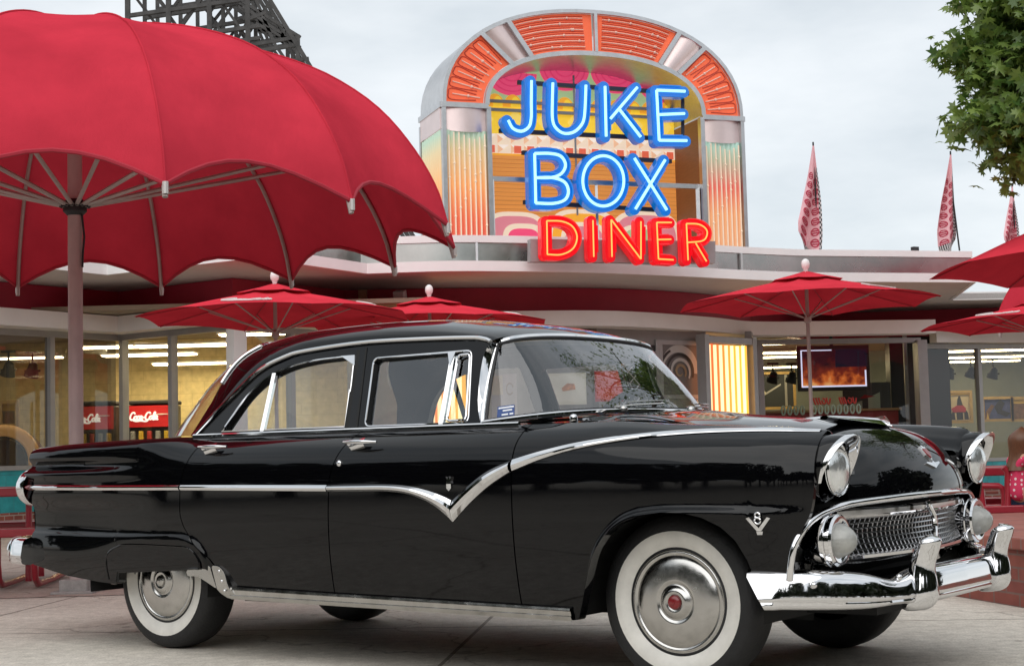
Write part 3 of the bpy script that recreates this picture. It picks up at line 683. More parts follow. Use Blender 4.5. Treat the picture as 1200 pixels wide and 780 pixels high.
# headlights ----------------------------------------------------------------
for sg in (1, -1):
    sc0, zc0 = .722, .832
    def pod(ph, a, r_): return C(a, (sc0 + r_ * math.sin(ph)) * sg, zc0 + r_ * math.cos(ph))
    nph = 40; phs = [2 * math.pi * k / nph for k in range(nph)]
    rimA = lambda ph: .664 + .044 * math.cos(ph) + .014 * max(0, math.cos(ph)) ** 3
    mb = MB()
    rows = [[pod(ph, a, r_) for ph in phs] for a, r_ in ((.34, .104), (.45, .120), (.56, .128))] + [[pod(ph, rimA(ph) - o, r_) for ph in phs] for o, r_ in ((.06, .129), (.02, .126), (.004, .119), (.006, .112), (.022, .104), (.03, .096))]
    mb.grid(rows, cv=True); podo = cb(mb, "headlight_pod", paint, ang=50)
    # chrome visor over the upper half, ending in two points
    mb = MB(); rows = []
    for ph in np.linspace(R(-112), R(112), 45):
        k = max(0, math.cos(ph * .80)) ** .55; vz = .012 * max(0, math.cos(ph * .8)); f = rimA(ph)
        rows.append([pod(ph, f - .004 * k - .004, .1262), pod(ph, f + .006 + vz * .6, .1275 - .004 * (1 - k)), pod(ph, f + .012 * k + vz, .1235), pod(ph, f + .008 * k + vz * .9, .117), pod(ph, f + .002 + vz * .3, .110), pod(ph, min(f - .016, .690), .102)])
    mb.grid(rows); hl = cb(mb, "headlight", chrome, ang=45)
    mb = MB(); mb.lathe([(.093, .0), (.088, .012), (.07, .026), (.045, .036), (.02, .041), (0, .042)], C(.660, sc0 * sg, zc0), (1, 0, -.0), 40); cb(mb, "lens", lensglass, hl)
    mb = MB(); mb.lathe([(.094, .004), (.098, .010), (.094, .016)], C(.660, sc0 * sg, zc0), (1, 0, 0), 40); cb(mb, "lens_rim", chrome, hl)
    # parking lamp
    pc = C(.0, .718 * sg, .575)
    mb = MB(); mb.lathe([(.070, .40), (.078, .48), (.083, .56), (.084, .612), (.092, .616), (.098, .622), (.098, .634), (.094, .638), (.097, .644), (.096, .660), (.088, .668), (.074, .668), (.062, .662)], pc, (1, 0, 0), 40)
    mb.v = [(x, y, z) for x, y, z in mb.v]; pl_ = cb(mb, "parking_lamp", chrome, ang=30)
    mb = MB(); mb.lathe([(.064, .660), (.060, .676), (.051, .696), (.037, .713), (.019, .725), (0, .729)], pc, (1, 0, 0), 32); cb(mb, "lens", frost, pl_)
    # tail lamp
    tcn = C(-3.86, .795 * sg, .802)
    mb = MB(); mb.lathe([(.098, 0), (.098, .05), (.088, .075), (.078, .08)], tcn, (-1, 0, 0), 28); tl = cb(mb, "tail_lamp", chrome)
    mb = MB(); mb.lathe([(.080, .06), (.07, .09), (.045, .115), (0, .125)], tcn, (-1, 0, 0), 28); cb(mb, "lens", red_lens, tl)

# grille surround, eggcrate and divider ---------------------------------------
sur = []
for sg_ in (1,):
    half = crom([(.775, 0, .722), (.758, .2, .720), (.715, .42, .713), (.668, .60, .704), (.640, .70, .691), (.612, .80, .664), (.588, .865, .620), (.568, .898, .565), (.555, .905, .50), (.548, .905, .445)], 6)
P = [C(p.x, -p.y, p.z) for p in reversed(half)] + [C(p.x, p.y, p.z) for p in half[1:]]
mb = MB(); mb.tube(P, .0135, 10)
cb(mb, "grille_surround", chrome)
mb = MB()
gA = lambda s, z: .705 - .085 * (abs(s) / .62) ** 1.8 - .028 * math.sin(math.pi * min(1, max(0, (z - .505) / .16)))
sE = .635
for z in np.linspace(.526, .645, 7): mb.tube([C(gA(s, z), s, z) for s in np.linspace(-sE, sE, 40)], .0040, 5)
for s in np.linspace(-sE, sE, 41): mb.tube([C(gA(s, z), s, z) for z in np.linspace(.512, .655, 9)], .0022, 5)
gr = cb(mb, "grille_mesh", mat("grille_chrome", (.40, .40, .41), .22, 1))
mb = MB()
for z, h in ((.667, .036), (.502, .022)):
    rows = []
    for s in np.linspace(-.66, .66, 44):
        a = gA(s, .505) ; rows.append([C(a - .03, s, z - h / 2), C(a + .012, s, z - h / 2), C(a + .020, s, z - h / 4), C(a + .020, s, z + h / 4), C(a + .010, s, z + h / 2), C(a - .03, s, z + h / 2)])
    mb.grid(rows, cv=True)
cb(mb, "grille_bar", chrome, ang=30)
mb = MB(); Q = crom([(.728, .03, .690), (.735, .02, .665), (.730, -.035, .625), (.728, -.045, .59), (.735, -.025, .545), (.745, .02, .50), (.74, .035, .480)], 6)
mb.tube([C(*p) for p in Q], .011, 8); cb(mb, "grille_divider", chrome)
mb = MB(); rows = []
for s in np.linspace(-.86, .86, 40):
    a = .60 - .13 * (abs(s) / .86) ** 2; rows.append([C(a, s, .43), C(a + .01, s, .5), C(a, s, .62), C(a + .05, s, .712)])
mb.grid(rows); cb(mb, "grille_cavity", dark)
mb = MB(); rows = []
for s in np.linspace(-.87, .87, 40):
    a = .60 - .08 * (abs(s) / .87) ** 2; rows.append([C(a, s, .50), C(a + .02, s, .47), C(a - .02, s, .42), C(a - .1, s, .38)])
mb.grid(rows); cb(mb, "front_valance", paint)

# bumpers -------------------------------------------------------------------------
fpath = spl([(0, .832), (.25, .829), (.42, .812), (.60, .755), (.74, .675), (.84, .585), (.90, .49), (.93, .395)])
def bumper_row(s, a, na, ns, zo, sc=1.0, hs=1.0):
    pr = [(-.045, .474), (-.022, .479), (.002, .476), (.019, .468), (.028, .456), (.033, .435), (.037, .410), (.041, .386), (.040, .377), (.035, .372), (.038, .362), (.030, .350), (.012, .344), (-.012, .343), (-.045, .350)]
    zm = .41
    return [C(a + na * o * sc, s + ns * o * sc, zm + (z - zm) * hs + zo) for o, z in pr]
mb = MB(); rows = []
ss = list(np.concatenate([np.linspace(0, .84, 42), np.linspace(.85, .93, 16)[0:]]))
pth = [(fpath(s), s) for s in ss]
full_p = [(a, -s) for a, s in reversed(pth)] + pth[1:]
for i, (a, s) in enumerate(full_p):
    p0, p1 = full_p[max(0, i - 1)], full_p[min(len(full_p) - 1, i + 1)]; ta, ts_ = p1[0] - p0[0], p1[1] - p0[1]; l = math.hypot(ta, ts_)
    na, ns = ts_ / l, -ta / l
    q = abs(s); hs = 1 - .30 * math.exp(-((q - .53) / .10) ** 2) + .06 * sstep(.6, .85, q); zo = -.020 - .012 * math.exp(-((q - .53) / .10) ** 2) + .016 * sstep(.6, .93, q)
    row = bumper_row(s, a, na, ns, zo, 1.0, hs); ke = sstep(.89, .93, q)
    rows.append([Vector((p.x + ke * .065 * min(1, max(0, (.455 - p.z) / .11)), p.y, p.z)) for p in row])
mb.grid(rows)
for e in (0, -1): mb.add(rows[e], [tuple(range(len(rows[e])))])
fb = cb(mb, "front_bumper", chrome, ang=60)
for sg in (1, -1):
    mb = MB(); rows = []
    G_ = [(.300, .800, .030, .036), (.306, .806, .055, .052), (.325, .818, .070, .062), (.36, .830, .074, .063), (.40, .834, .068, .057), (.44, .836, .060, .050), (.475, .842, .055, .046), (.505, .852, .054, .047), (.530, .862, .056, .050), (.548, .868, .056, .052), (.560, .868, .048, .047), (.567, .864, .032, .034), (.570, .860, .004, .004)]
    gz = [spl([(i, g[k]) for i, g in enumerate(G_)]) for k in range(4)]
    for i in np.linspace(0, len(G_) - 1, 46):
        z, ca, da, ds_ = (g(i) for g in gz)
        rows.append([C(ca + da * math.cos(t) * (1.0 if math.cos(t) > 0 else .7), .405 * sg + ds_ * math.sin(t), z + .010 * math.cos(t) * sstep(.5, .56, z)) for t in np.linspace(0, 2 * math.pi, 28, endpoint=False)])
    mb.grid(rows, cv=True); cb(mb, "bumper_guard", chrome, ang=80)
    # bolt and small red reflector in the near bumper half
    mb = MB(); s = .84; mb.sphere(C(fpath(s) + .035, s * sg + .02 * sg, .425), .013, 10, 6, (1, 1, 1)); mb.sphere(C(.80, .52 * sg, .43), .013, 10, 6); cb(mb, "bumper_bolt", chrome)
rpath = spl([(0, -4.12), (.4, -4.115), (.65, -4.09), (.80, -4.03), (.86, -3.95), (.88, -3.84)])
mb = MB(); rows = []
ss = list(np.linspace(0, .80, 24)) + list(np.linspace(.81, .88, 12)); pth = [(rpath(s), s) for s in ss]; fp = [(a, -s) for a, s in reversed(pth)] + pth[1:]
for i, (a, s) in enumerate(fp):
    p0, p1 = fp[max(0, i - 1)], fp[min(len(fp) - 1, i + 1)]; ta, ts_ = p1[0] - p0[0], p1[1] - p0[1]; l = math.hypot(ta, ts_)
    rows.append(bumper_row(s, a, -ts_ / l, ta / l, .06, 1.0, 1.05))
mb.grid(rows)
for e in (0, -1): mb.add(rows[e], [tuple(range(len(rows[e])))])
cb(mb, "rear_bumper", chrome, ang=60)
for sg in (1, -1):
    mb = MB(); mb.sphere(C(-4.02, .80 * sg, .47), .075, 16, 10, (.8, .9, 1.0)); cb(mb, "rear_bumper_end", chrome)

# hood ornament and nose crest
zh = lambda a, s: zfront(a, s, kf(a))
mb = MB(); rows = []
for t in np.linspace(-1, 1, 41):
    q = abs(t); s = .29 * t; aL_ = .575 - .135 * q ** 1.1; ch = .115 * (1 - q) ** .8 + .035; z = .992 + .040 * q ** .9; th_ = .016 * (1 - q) ** 1.5 + .006
    rows.append([C(aL_ - ch, s, z + .002 + .010 * (1 - q)), C(aL_ - ch * .6, s, z + th_ + .012 * (1 - q)), C(aL_ - ch * .2, s, z + th_), C(aL_, s, z), C(aL_ - ch * .25, s, z - .012), C(aL_ - ch, s, z - .010)])
mb.grid(rows, cv=True)
mb.tube([C(.20, 0, zh(.20, 0) - .004), C(.30, 0, zh(.3, 0) + .006), C(.42, 0, 1.012), C(.52, 0, 1.004), C(.585, 0, .990)], [.006, .014, .024, .022, .004], 12)
cb(mb, "hood_ornament", chrome, ang=40)
def nose(s, th):
    q = abs(s) / .56; z0 = zfront(.45, s, kf(.45)); af = .772 - .105 * q ** 2.2; zl = .728
    return Vector((.45 + (af - .45) * math.sin(th), s, zl + (z0 - zl) * math.cos(th)))
mb = MB()
def nplate(pts, off, mi):
    mb.cur = mi; F_, B_ = [], []
    for x, y in pts:
        th = R(57) - y * .085; p = nose(x * .024, th); nrm = Vector((math.sin(th), 0, math.cos(th))); F_.append(C(*(p + nrm * off))); B_.append(C(*(p - nrm * .004)))
    mb.prism(F_, B_)
nplate([(-1, 1.3), (-.5, 1.0), (0, 1.5), (.5, 1.0), (1, 1.3), (1, -.4), (0, -1.6), (-1, -.4)], .008, 0)
nplate([(-.7, .75), (.7, .75), (.7, -.3), (0, -1.1), (-.7, -.3)], .011, 1)
for sg in (1, -1): nplate([(0, -1.6), (.6 * sg, -1.9), (2.6 * sg, -1.7), (2.8 * sg, -1.95), (.5 * sg, -2.7), (0, -2.9)], .008, 0)
cb(mb, "nose_crest", [chrome, red_enamel], smooth=False)
#@@PART3
# ------------------------------------------------------------------ the diner
ZS, ZR = 3.27, 3.27
def poly_at(pts): return [at(u, v, d).to_2d() for u, v, d in pts]
# wall line of the building on the ground plan (red band / glass line), left to right
left_ext = Vector((-8.9, 15.2))
W0 = [left_ext] + poly_at([(0, 329, 20.1), (138, 341, 21.7), (272, 324.5, 20.35), (405, 339, 22.25)])
bow = crom([(p.x, p.y, 0) for p in poly_at([(405, 339, 22.25), (500, 337, 22.3), (600, 336, 22.5), (712, 339, 22.95), (800, 342, 23.8), (878, 352, 25.2)])], 6)
bow = [p.to_2d() for p in bow]
wing = [at(886, 396, 26.0).to_2d(), at(1079, 396, 26.6).to_2d()]
back = [at(1084, 370, 27.6).to_2d(), Vector((14.5, 30.5))]
fasc = poly_at([(-60, 300, 17.6), (125, 320, 19.6)]) + poly_at([(300, 300, 18.3), (430, 319, 20.2)])
fbow = [p.to_2d() for p in crom([(p.x, p.y, 0) for p in poly_at([(430, 319, 20.2), (520, 317, 20.15), (600, 316, 20.36), (700, 317, 20.8), (800, 322, 21.5), (870, 328, 22.1), (939, 328, 22.6)])], 6)]
fright = poly_at([(1144, 329.6, 23.4)])
dinerb = thing("diner_building", "retro diner with curved white roof edge, maroon band and big lit windows", "building", (0, 23, 0))
def wallstrip(mb, pts, z0, z1, thick=.12, out=0):
    """a wall following a plan line; thickness goes away from the camera"""
    n = len(pts); nr = []
    for i in range(n):
        d = (pts[min(i+1, n-1)] - pts[max(i-1, 0)]).normalized(); nr.append(Vector((-d.y, d.x)))
    f = [p - q * out for p, q in zip(pts, nr)]; b = [p + q * (thick - out) for p, q in zip(pts, nr)]
    rows = [[Vector((p.x, p.y, z0)) for p in f], [Vector((p.x, p.y, z1)) for p in f], [Vector((p.x, p.y, z1)) for p in b], [Vector((p.x, p.y, z0)) for p in b]]
    mb.grid(rows, cu=True)
    mb.add([rows[k][0] for k in range(4)], [(0, 1, 2, 3)]); mb.add([rows[k][-1] for k in range(4)], [(3, 2, 1, 0)])
    return f
allw = W0 + bow[1:]
mb = MB(); wallstrip(mb, allw, 2.70, 3.262, .2); wallstrip(mb, [bow[-1], bow[-1] + Vector((1.5, 3.3)), back[0] + Vector((3, .3)), back[1]], 2.80, 3.26, .2)
mb.build("red_band", maroon, dinerb, ang=25)
# lower canopy fascia
mb = MB(); lf_l = [left_ext + Vector((.4, -.5))] + poly_at([(0, 379, 19.6), (138, 387.5, 21.25), (272, 372, 19.9), (405, 381, 21.9)])
lf_b = [p.to_2d() for p in crom([(p.x, p.y, 0) for p in poly_at([(405, 381, 21.9), (500, 381, 21.9), (584, 381, 22.0), (720, 382, 22.4), (830, 388, 23.9), (875, 391, 24.9), (914, 393, 25.2)])], 6)]
lf_r = poly_at([(1097, 392, 25.6)])
wallstrip(mb, lf_l + lf_b[1:] + lf_r, 2.665, 2.885, .42)
mb.build("lower_canopy", off_white, dinerb, ang=25)
# roof slab: soffit, fascia, steel parapet, cap
roofline = fasc + fbow[1:] + fright
back_edge = [Vector((p.x, p.y)) for p in (fright[0] + Vector((.45, 2.9)), Vector((14, 27.2)), Vector((15, 36)), Vector((-12, 36)))]
def slab(mb, line, z0, z1, inset=0):
    n = len(line); f = []
    for i in range(n):
        d = (line[min(i+1, n-1)] - line[max(i-1, 0)]).normalized(); f.append(line[i] + Vector((-d.y, d.x)) * inset)
    P = f + back_edge
    mb.prism([Vector((p.x, p.y, z0)) for p in P], [Vector((p.x, p.y, z1)) for p in P])
mb = MB(); slab(mb, roofline, ZS, ZS + .10, .06); mb.build("soffit", soffit, dinerb, ang=25)
mb = MB(); wallstrip(mb, roofline, ZS - .012, 3.392, .05); mb.build("roof_fascia", white_paint, dinerb, ang=25)
mb = MB(); wallstrip(mb, fright + [back_edge[0]], ZS - .012, 3.392, .05); wallstrip(mb, [back_edge[0], back_edge[1]], ZS - .012, 3.392, .05); mb.build("roof_fascia", white_paint, dinerb, ang=25)
mb = MB(); wallstrip(mb, roofline, 3.392, 3.64, .06, -.10); wallstrip(mb, [fright[0] - Vector((.1, -.1)), back_edge[0] - Vector((.1, -.1))], 3.392, 3.64, .06); mb.build("steel_parapet", steel_panel, dinerb, ang=25)
mb = MB(); wallstrip(mb, roofline, 3.642, 3.735, .16, -.07); wallstrip(mb, [fright[0] - Vector((.1, -.1)), back_edge[0] - Vector((.1, -.1))], 3.642, 3.735, .16); mb.build("parapet_cap", white_paint, dinerb, ang=25)
mb = MB()
for p in (fasc[1], fasc[3], fbow[9], fbow[14], fbow[24], fbow[30]):
    q = p.normalized(); mb.box((p.x + q.x * .085, p.y + q.y * .085, 3.515), (.03, .03, .246))
mb.build("panel_joint", alu, dinerb)
# glazing: head frame, mullions, panes, teal sill panel, brick base
teal = brickmat("teal_tile", (.02, .27, .30), (.03, .33, .36), (.05, .20, .22), bw=.34, rh=.26, ms=.004, horiz='WALL', rough=.3)
brick = brickmat("red_brick", (.26, .075, .05), (.20, .055, .042), (.30, .26, .23), horiz='WALL')
def glazing(pts, zs, head, splits, pane_m, base=True, mw_=.075, teal_top=None):
    n = len(pts)
    mb = MB(); wallstrip(mb, pts, head, head + .085, .10); mb.build("window_head", grey_frame, dinerb, ang=20); mb = MB(); wallstrip(mb, pts, zs, zs + .06, .10, .01); mb.build("window_sill", grey_frame, dinerb, ang=20)
    for i, fs in splits.items():
        a, b = pts[i], pts[i+1]
        for f in fs:
            p = a.lerp(b, f); d = (b - a).normalized(); mb = MB(); mb.box((p.x - d.y * .04, p.y + d.x * .04, (zs + head) / 2 + .03), (mw_, .11, head - zs - .062), math.atan2(d.y, d.x)); mb.build("mullion", grey_frame, dinerb)
    for i in splits:
        a, b = pts[i], pts[i+1]; fs = sorted(set([0] + list(splits[i]) + [1]))
        for f0, f1 in zip(fs[:-1], fs[1:]):
            if f1 - f0 < .02: continue
            p, q = a.lerp(b, f0), a.lerp(b, f1); d = (b - a).normalized(); nn = Vector((-d.y, d.x)) * .05; p, q = p + nn, q + nn
            mb = MB(); mb.add([(p.x, p.y, zs + .05), (q.x, q.y, zs + .05), (q.x, q.y, head), (p.x, p.y, head)], [(0, 1, 2, 3)]); mb.build("window_pane", pane_m[i] if isinstance(pane_m, dict) else pane_m, dinerb, smooth=False, recalc=False)
    tb = .30 if teal_top is None else teal_top
    mb = MB(); wallstrip(mb, pts, tb, zs, .14, -.005); mb.build("teal_panel", teal, dinerb, smooth=False)
    mb = MB(); wallstrip(mb, pts, 0, tb, .14, .02); mb.build("brick_base", brick, dinerb, smooth=False)
glazing(W0, .84, 2.585, {0: [.4, .9], 1: [.42], 2: [.03, .47, .97], 3: [.5]}, {0: dglass, 1: dglass, 2: wglass, 3: wglass})
glazing(wing, .5, 2.575, {0: [.02, .98]}, wglass, mw_=.10)
mb = MB(); wallstrip(mb, back, 2.62, 2.82, .2, .3); mb.build("lower_canopy", off_white, dinerb, ang=25)
glazing(back, .52, 2.53, {0: [.145, .40, .65]}, wglass, teal_top=.06)
# thick white pillars
mb = MB()
p = at(1079, 400, 26.5); mb.box((p.x, p.y, 1.3), (.16, .2, 2.62)); mb.build("pillar", grey_frame, dinerb)
p = at(277, 400, 20.25); mb = MB(); mb.box((p.x, p.y, 1.7), (.19, .2, 1.78), R(40)); mb.build("pillar", white_paint, dinerb)
# bow wall below the canopy: grey cladding, lattice panel, door with a spiral transom, glowing column
clad = mat("grey_cladding", (.26, .25, .24), .5, .1, var=.07)
cut_a, cut_b = 13, 24
mb = MB(); wallstrip(mb, bow[:20], 0, 2.70, .15, -.03); mb.build("curved_wall", mat("bow_glazing_wall", (.24, .23, .22), .3, var=.15), dinerb, ang=30)
def chord(u0, u1, d0, d1): return at(u0, 420, d0).to_2d(), at(u1, 420, d1).to_2d()
da, db = chord(700, 828, 22.75, 24.0)
mb = MB(); wallstrip(mb, [da, db], 0, 2.70, .12); mb.build("door_wall", clad, dinerb, smooth=False)
def onwall(a, b, f, z, off):
    p = a.lerp(b, f); d = (b - a).normalized(); return Vector((p.x + d.y * off, p.y - d.x * off, z))
def wallpanel(a, b, f0, f1, z0, z1, off, th, name, m, parent=dinerb, bevel=0):
    mb = MB(); F_ = [onwall(a, b, f, z, off) for f, z in ((f0, z0), (f1, z0), (f1, z1), (f0, z1))]; B_ = [onwall(a, b, f, z, off - th) for f, z in ((f0, z0), (f1, z0), (f1, z1), (f0, z1))]
    mb.prism(F_, B_); return mb.build(name, m, parent, smooth=False, bevel=bevel)
wallpanel(da, db, .20, .515, .1, 2.44, .012, .05, "lattice_panel", grey_dark)
mb = MB()
for k in range(-8, 12):
    for sgn in (1, -1):
        z0 = .4 + k * .19; pts = []
        for q in us(10):
            f = .20 + .315 * q; z = z0 + (q if sgn > 0 else 1 - q) * .62
            if .1 < z < 2.43: pts.append(onwall(da, db, f, z, .018))
        if len(pts) > 1: mb.bar(pts[0], pts[-1], .012, .012)
mb.build("lattice_bars", alu, dinerb, smooth=False)
wallpanel(da, db, .515, .545, 0, 2.52, .03, .08, "door_post", grey_frame)
trans = wallpanel(da, db, .56, .935, 1.70, 2.45, .010, .03, "door_transom", mat("transom_grey", (.14, .13, .125), .35))
fram = clad
mb = MB()
for z0, z1 in ((2.45, 2.52), (1.64, 1.70)):
    F_ = [onwall(da, db, f, z, .03) for f, z in ((.545, z0), (.95, z0), (.95, z1), (.545, z1))]; mb.prism(F_, [onwall(da, db, f, z, -.03) for f, z in ((.545, z0), (.95, z0), (.95, z1), (.545, z1))])
for f0, f1 in ((.545, .575), (.925, .955)):
    F_ = [onwall(da, db, f, z, .032) for f, z in ((f0, 0), (f1, 0), (f1, 2.45), (f0, 2.45))]; mb.prism(F_, [onwall(da, db, f, z, -.03) for f, z in ((f0, 0), (f1, 0), (f1, 2.45), (f0, 2.45))])
mb.build("door_frame", grey_frame, dinerb, smooth=False)
spir_l = mat("spiral_pale", (.45, .43, .41), .4); spir_d = mat("spiral_dark", (.025, .023, .022), .3); spir_t = mat("spiral_tan", (.28, .20, .12), .4)
wlen = (db - da).length
def spiral(r0, r1, t0, t1, wd, m, off, cz0=2.05, cf=.735, nm="spiral_motif"):
    mb = MB(); rows = []
    for q in us(40):
        t = t0 + (t1 - t0) * q; r_ = r0 + (r1 - r0) * q; ww = wd * (.35 + .65 * math.sin(math.pi * min(1, .15 + q * .85)))
        row = []
        for e in (-.5, .5):
            rr = r_ + e * ww; row.append(onwall(da, db, cf + rr * math.cos(t) / wlen, cz0 + rr * math.sin(t), off))
        rows.append(row)
    mb.grid(rows); mb.build(nm, m, trans, smooth=False, recalc=False)
spiral(.33, .36, R(-5), R(185), .12, spir_l, .014); spiral(.27, .25, R(-20), R(200), .05, spir_d, .018); spiral(.20, .16, R(-30), R(230), .05, spir_l, .022)
spiral(.12, .05, R(-40), R(330), .045, spir_t, .026); spiral(.36, .42, R(120), R(210), .05, spir_d, .022)
door = wallpanel(da, db, .575, .925, .02, 1.64, .02, .05, "door", clad, bevel=.006)
wallpanel(da, db, .615, .885, .55, 1.52, .026, .02, "door_inset", mat("door_inset_grey", (.21, .205, .20), .4, var=.05), door, bevel=.004)
mb = MB(); mb.tube([onwall(da, db, .60, z, .07) for z in (.95, 1.25)], .015); mb.build("door_handle", chrome, door)
# glowing fluted column
def light_column(ca_, cb_, label):
    col_th = thing("light_column", label, "light column", (*ca_.lerp(cb_, .5), 0), 0, "glowing columns flanking the entrance")
    nfl = 7; wd = (cb_ - ca_).length / nfl; rz = math.atan2((cb_ - ca_).y, (cb_ - ca_).x)
    for k in range(nfl):
        f = (k + .5) / nfl; cc = Vector((1.0, .13, .03)).lerp(Vector((1.0, .46, .05)), sstep(.05, .85, f)); hi = Vector((1.0, .62, .32)).lerp(Vector((1, .84, .48)), f)
        mb = MB(); mb.grid([[onwall(ca_, cb_, (k + q) / nfl, z, .02 + .06 * math.sin(math.pi * q)) for q in us(8)] for z in (.1, 2.46)]); mb.build("light_tube", emis("tube_glow_%d" % k, tuple(cc), 1.15), col_th)
        mb = MB(); mb.tube([onwall(ca_, cb_, (k + .04) / nfl, z, .05) for z in (.12, 2.45)], .036); mb.build("tube_core", emis("tube_core_%d" % k, tuple(hi), 1.35), col_th)
    for f in (-.10, 1.12):
        mb = MB(); mb.box(onwall(ca_, cb_, f, 1.3, .03), (.11, .16, 2.6), rz); mb.build("column_frame", grey_frame, col_th)
    mb = MB(); mb.box(onwall(ca_, cb_, .5, 2.53, .0), ((cb_ - ca_).length * 1.2, .2, .10), rz); mb.build("column_head", grey_frame, col_th)
ca_, cb_ = chord(489, 545, 21.75, 21.85); light_column(ca_, cb_, "backlit orange and yellow tube column seen through the car's front side window")
ca_, cb_ = chord(827, 873, 23.75, 24.55); light_column(ca_, cb_, "backlit column of vertical orange and yellow tubes between the grey door and the television window")
# wall closing between column and wing
mb = MB(); wallstrip(mb, [cb_ + Vector((.12, .05)), wing[0]], 0, 2.7, .1); wallstrip(mb, [wing[1], back[0]], 0, 2.6, .1); mb.build("return_wall", clad, dinerb, smooth=False)
# rooms behind the glass
warm_wall = brickmat("cream_block_wall", (.66, .55, .30), (.63, .52, .28), (.50, .41, .22), bw=.4, rh=.2, ms=.004, horiz='WALL', rough=.7)
ceil_m = mat("ceiling_tile", (.34, .29, .21), .8, var=.05); floor_m = mat("terrazzo_floor", (.25, .20, .16), .4, var=.2, vscale=20)
green_wall = mat("pale_green_wall", (.24, .27, .24), .6, var=.05)
mb = MB(); mb.box((-4.6, 26.0, 1.5), (9.6, .2, 3.0)); mb.build("back_wall", warm_wall, dinerb, smooth=False)
mb = MB(); mb.box((-9.4, 21, 1.5), (.2, 11, 3.0)); mb.build("back_wall", mat("dim_wall", (.09, .075, .07), .7), dinerb, smooth=False)
mb = MB(); mb.box((-1.2, 24.6, 1.5), (.2, 3.2, 3.0)); mb.build("back_wall", warm_wall, dinerb, smooth=False)
mb = MB(); mb.box((-5.2, 23.5, 2.93), (8.2, 6.0, .06)); mb.box((10, 31.0, 2.88), (13, 8.0, .06)); mb.build("ceiling", ceil_m, dinerb, smooth=False)
mb = MB(); mb.box((9.5, 33.5, 1.5), (15, .2, 3.0)); mb.build("back_wall", green_wall, dinerb, smooth=False)
mb = MB(); mb.box((3.5, 30.0, 1.5), (.2, 7, 3.0)); mb.build("back_wall", mat("dim_wall_brown", (.16, .12, .09), .7), dinerb, smooth=False)
p = at(1040, 440, 28.5); mb = MB(); mb.box((p.x + .55, p.y, 1.4), (1.1, .25, 2.8), R(5)); mb.build("partition", mat("dark_partition", (.015, .016, .018), .3), dinerb, smooth=False)
p = at(1062, 440, 27.4); mb = MB(); mb.box((p.x, p.y, 1.4), (.06, .06, 2.8)); mb.build("partition_edge", grey_frame, dinerb, smooth=False)
strip_e = emis("fluorescent", (1, .80, .45), 18.0)
nl = 0
def light_strip(u, v, d, l, wd, rz, label):
    p = at(u, v, d); z = min(p.z, 2.895); t = thing("ceiling_light", label, "ceiling light", (p.x, p.y, z), rz, "fluorescent ceiling lights inside the diner")
    mb = MB(); mb.box((0, 0, -.012), (l, wd, .02)); mb.build("diffuser", strip_e, t, local=True, smooth=False)
    mb = MB(); mb.box((0, 0, .014), (l + .06, wd + .06, .028)); mb.build("light_housing", white_paint, t, local=True, smooth=False)
for u, v, d, l, wd, rz, lb in [
    (222, 404, 22.6, 1.5, .30, 0, "longest glowing ceiling light behind the second lit window from the corner"),
    (175, 415, 24.0, 1.4, .30, 0, "glowing ceiling light just inside the window beside the corner post"),
    (236, 425, 25.0, 1.5, .25, 0, "thin glowing ceiling light deep in the yellow room above the soda machine"),
    (130, 406, 22.9, 1.0, .30, 0, "glowing ceiling light seen through the dark pane left of the corner post"),
    (8, 388, 21.3, 1.3, .25, 0, "glowing ceiling light at the top of the dark window on the far left"),
    (325, 390, 22.0, 1.6, .25, 0, "glowing ceiling light under the edge of the smaller red umbrella"),
    (20, 419, 24.5, 1.4, .2, 0, "low glowing ceiling light above the jukebox in the dark window"),
    (921, 402, 28.6, 1.6, .14, 0, "upper thin glowing ceiling light above the television"),
    (905, 413, 29.6, 1.4, .14, 0, "middle glowing ceiling light left of the television"),
    (906, 418, 30.4, 1.5, .14, 0, "lower glowing ceiling light left of the television"),
    (1165, 410, 29.5, 1.9, .16, 0, "upper glowing ceiling light above the posters"),
    (1150, 418, 30.6, 1.6, .16, 0, "long glowing ceiling light just above the black spotlights"),
    (1140, 423, 32.0, 1.9, .12, 0, "farthest glowing ceiling light behind the black spotlights"),
    (905, 430, 32.2, 1.6, .12, 0, "farthest thin ceiling light behind the spotlights by the television")]:
    light_strip(u, v, d, l, wd, rz, lb)
def spot(u, v, d, lb):
    p = at(u, v, d); t = thing("track_spotlight", lb, "spotlight", (p.x, p.y, p.z), 0, "black spotlights hanging inside the diner")
    mb = MB(); mb.tube([(0, 0, .22), (0, 0, .02)], .014); mb.box((0, 0, .23), (.2, .05, .03)); mb.build("bracket", dark, t, local=True)
    mb = MB(); mb.lathe([(.03, .10), (.06, .08), (.075, .0), (.09, -.03), (.105, -.10), (.095, -.11), (.02, -.08)], (0, 0, -.01), (.25, -.2, 1), 14); mb.box((0, 0, -.03), (.22, .02, .03)); mb.build("lamp_head", dark, t, local=True)
for u, v, d, lb in [(10, 431, 22.0, "black spotlight at the left edge of the dark window"), (38, 432, 22.0, "black spotlight second from the left edge, in the dark window"),
                    (906, 441, 28.0, "left one of the two black spotlights beside the television"), (928, 441, 28.0, "black spotlight touching the television's left edge"),
                    (1113, 436, 29.0, "black spotlight left above the framed poster"), (1138, 435, 29.0, "black spotlight just left of the window bar above the posters"), (1164, 436, 29.0, "black spotlight right of the window bar above the posters")]:
    spot(u, v, d, lb)
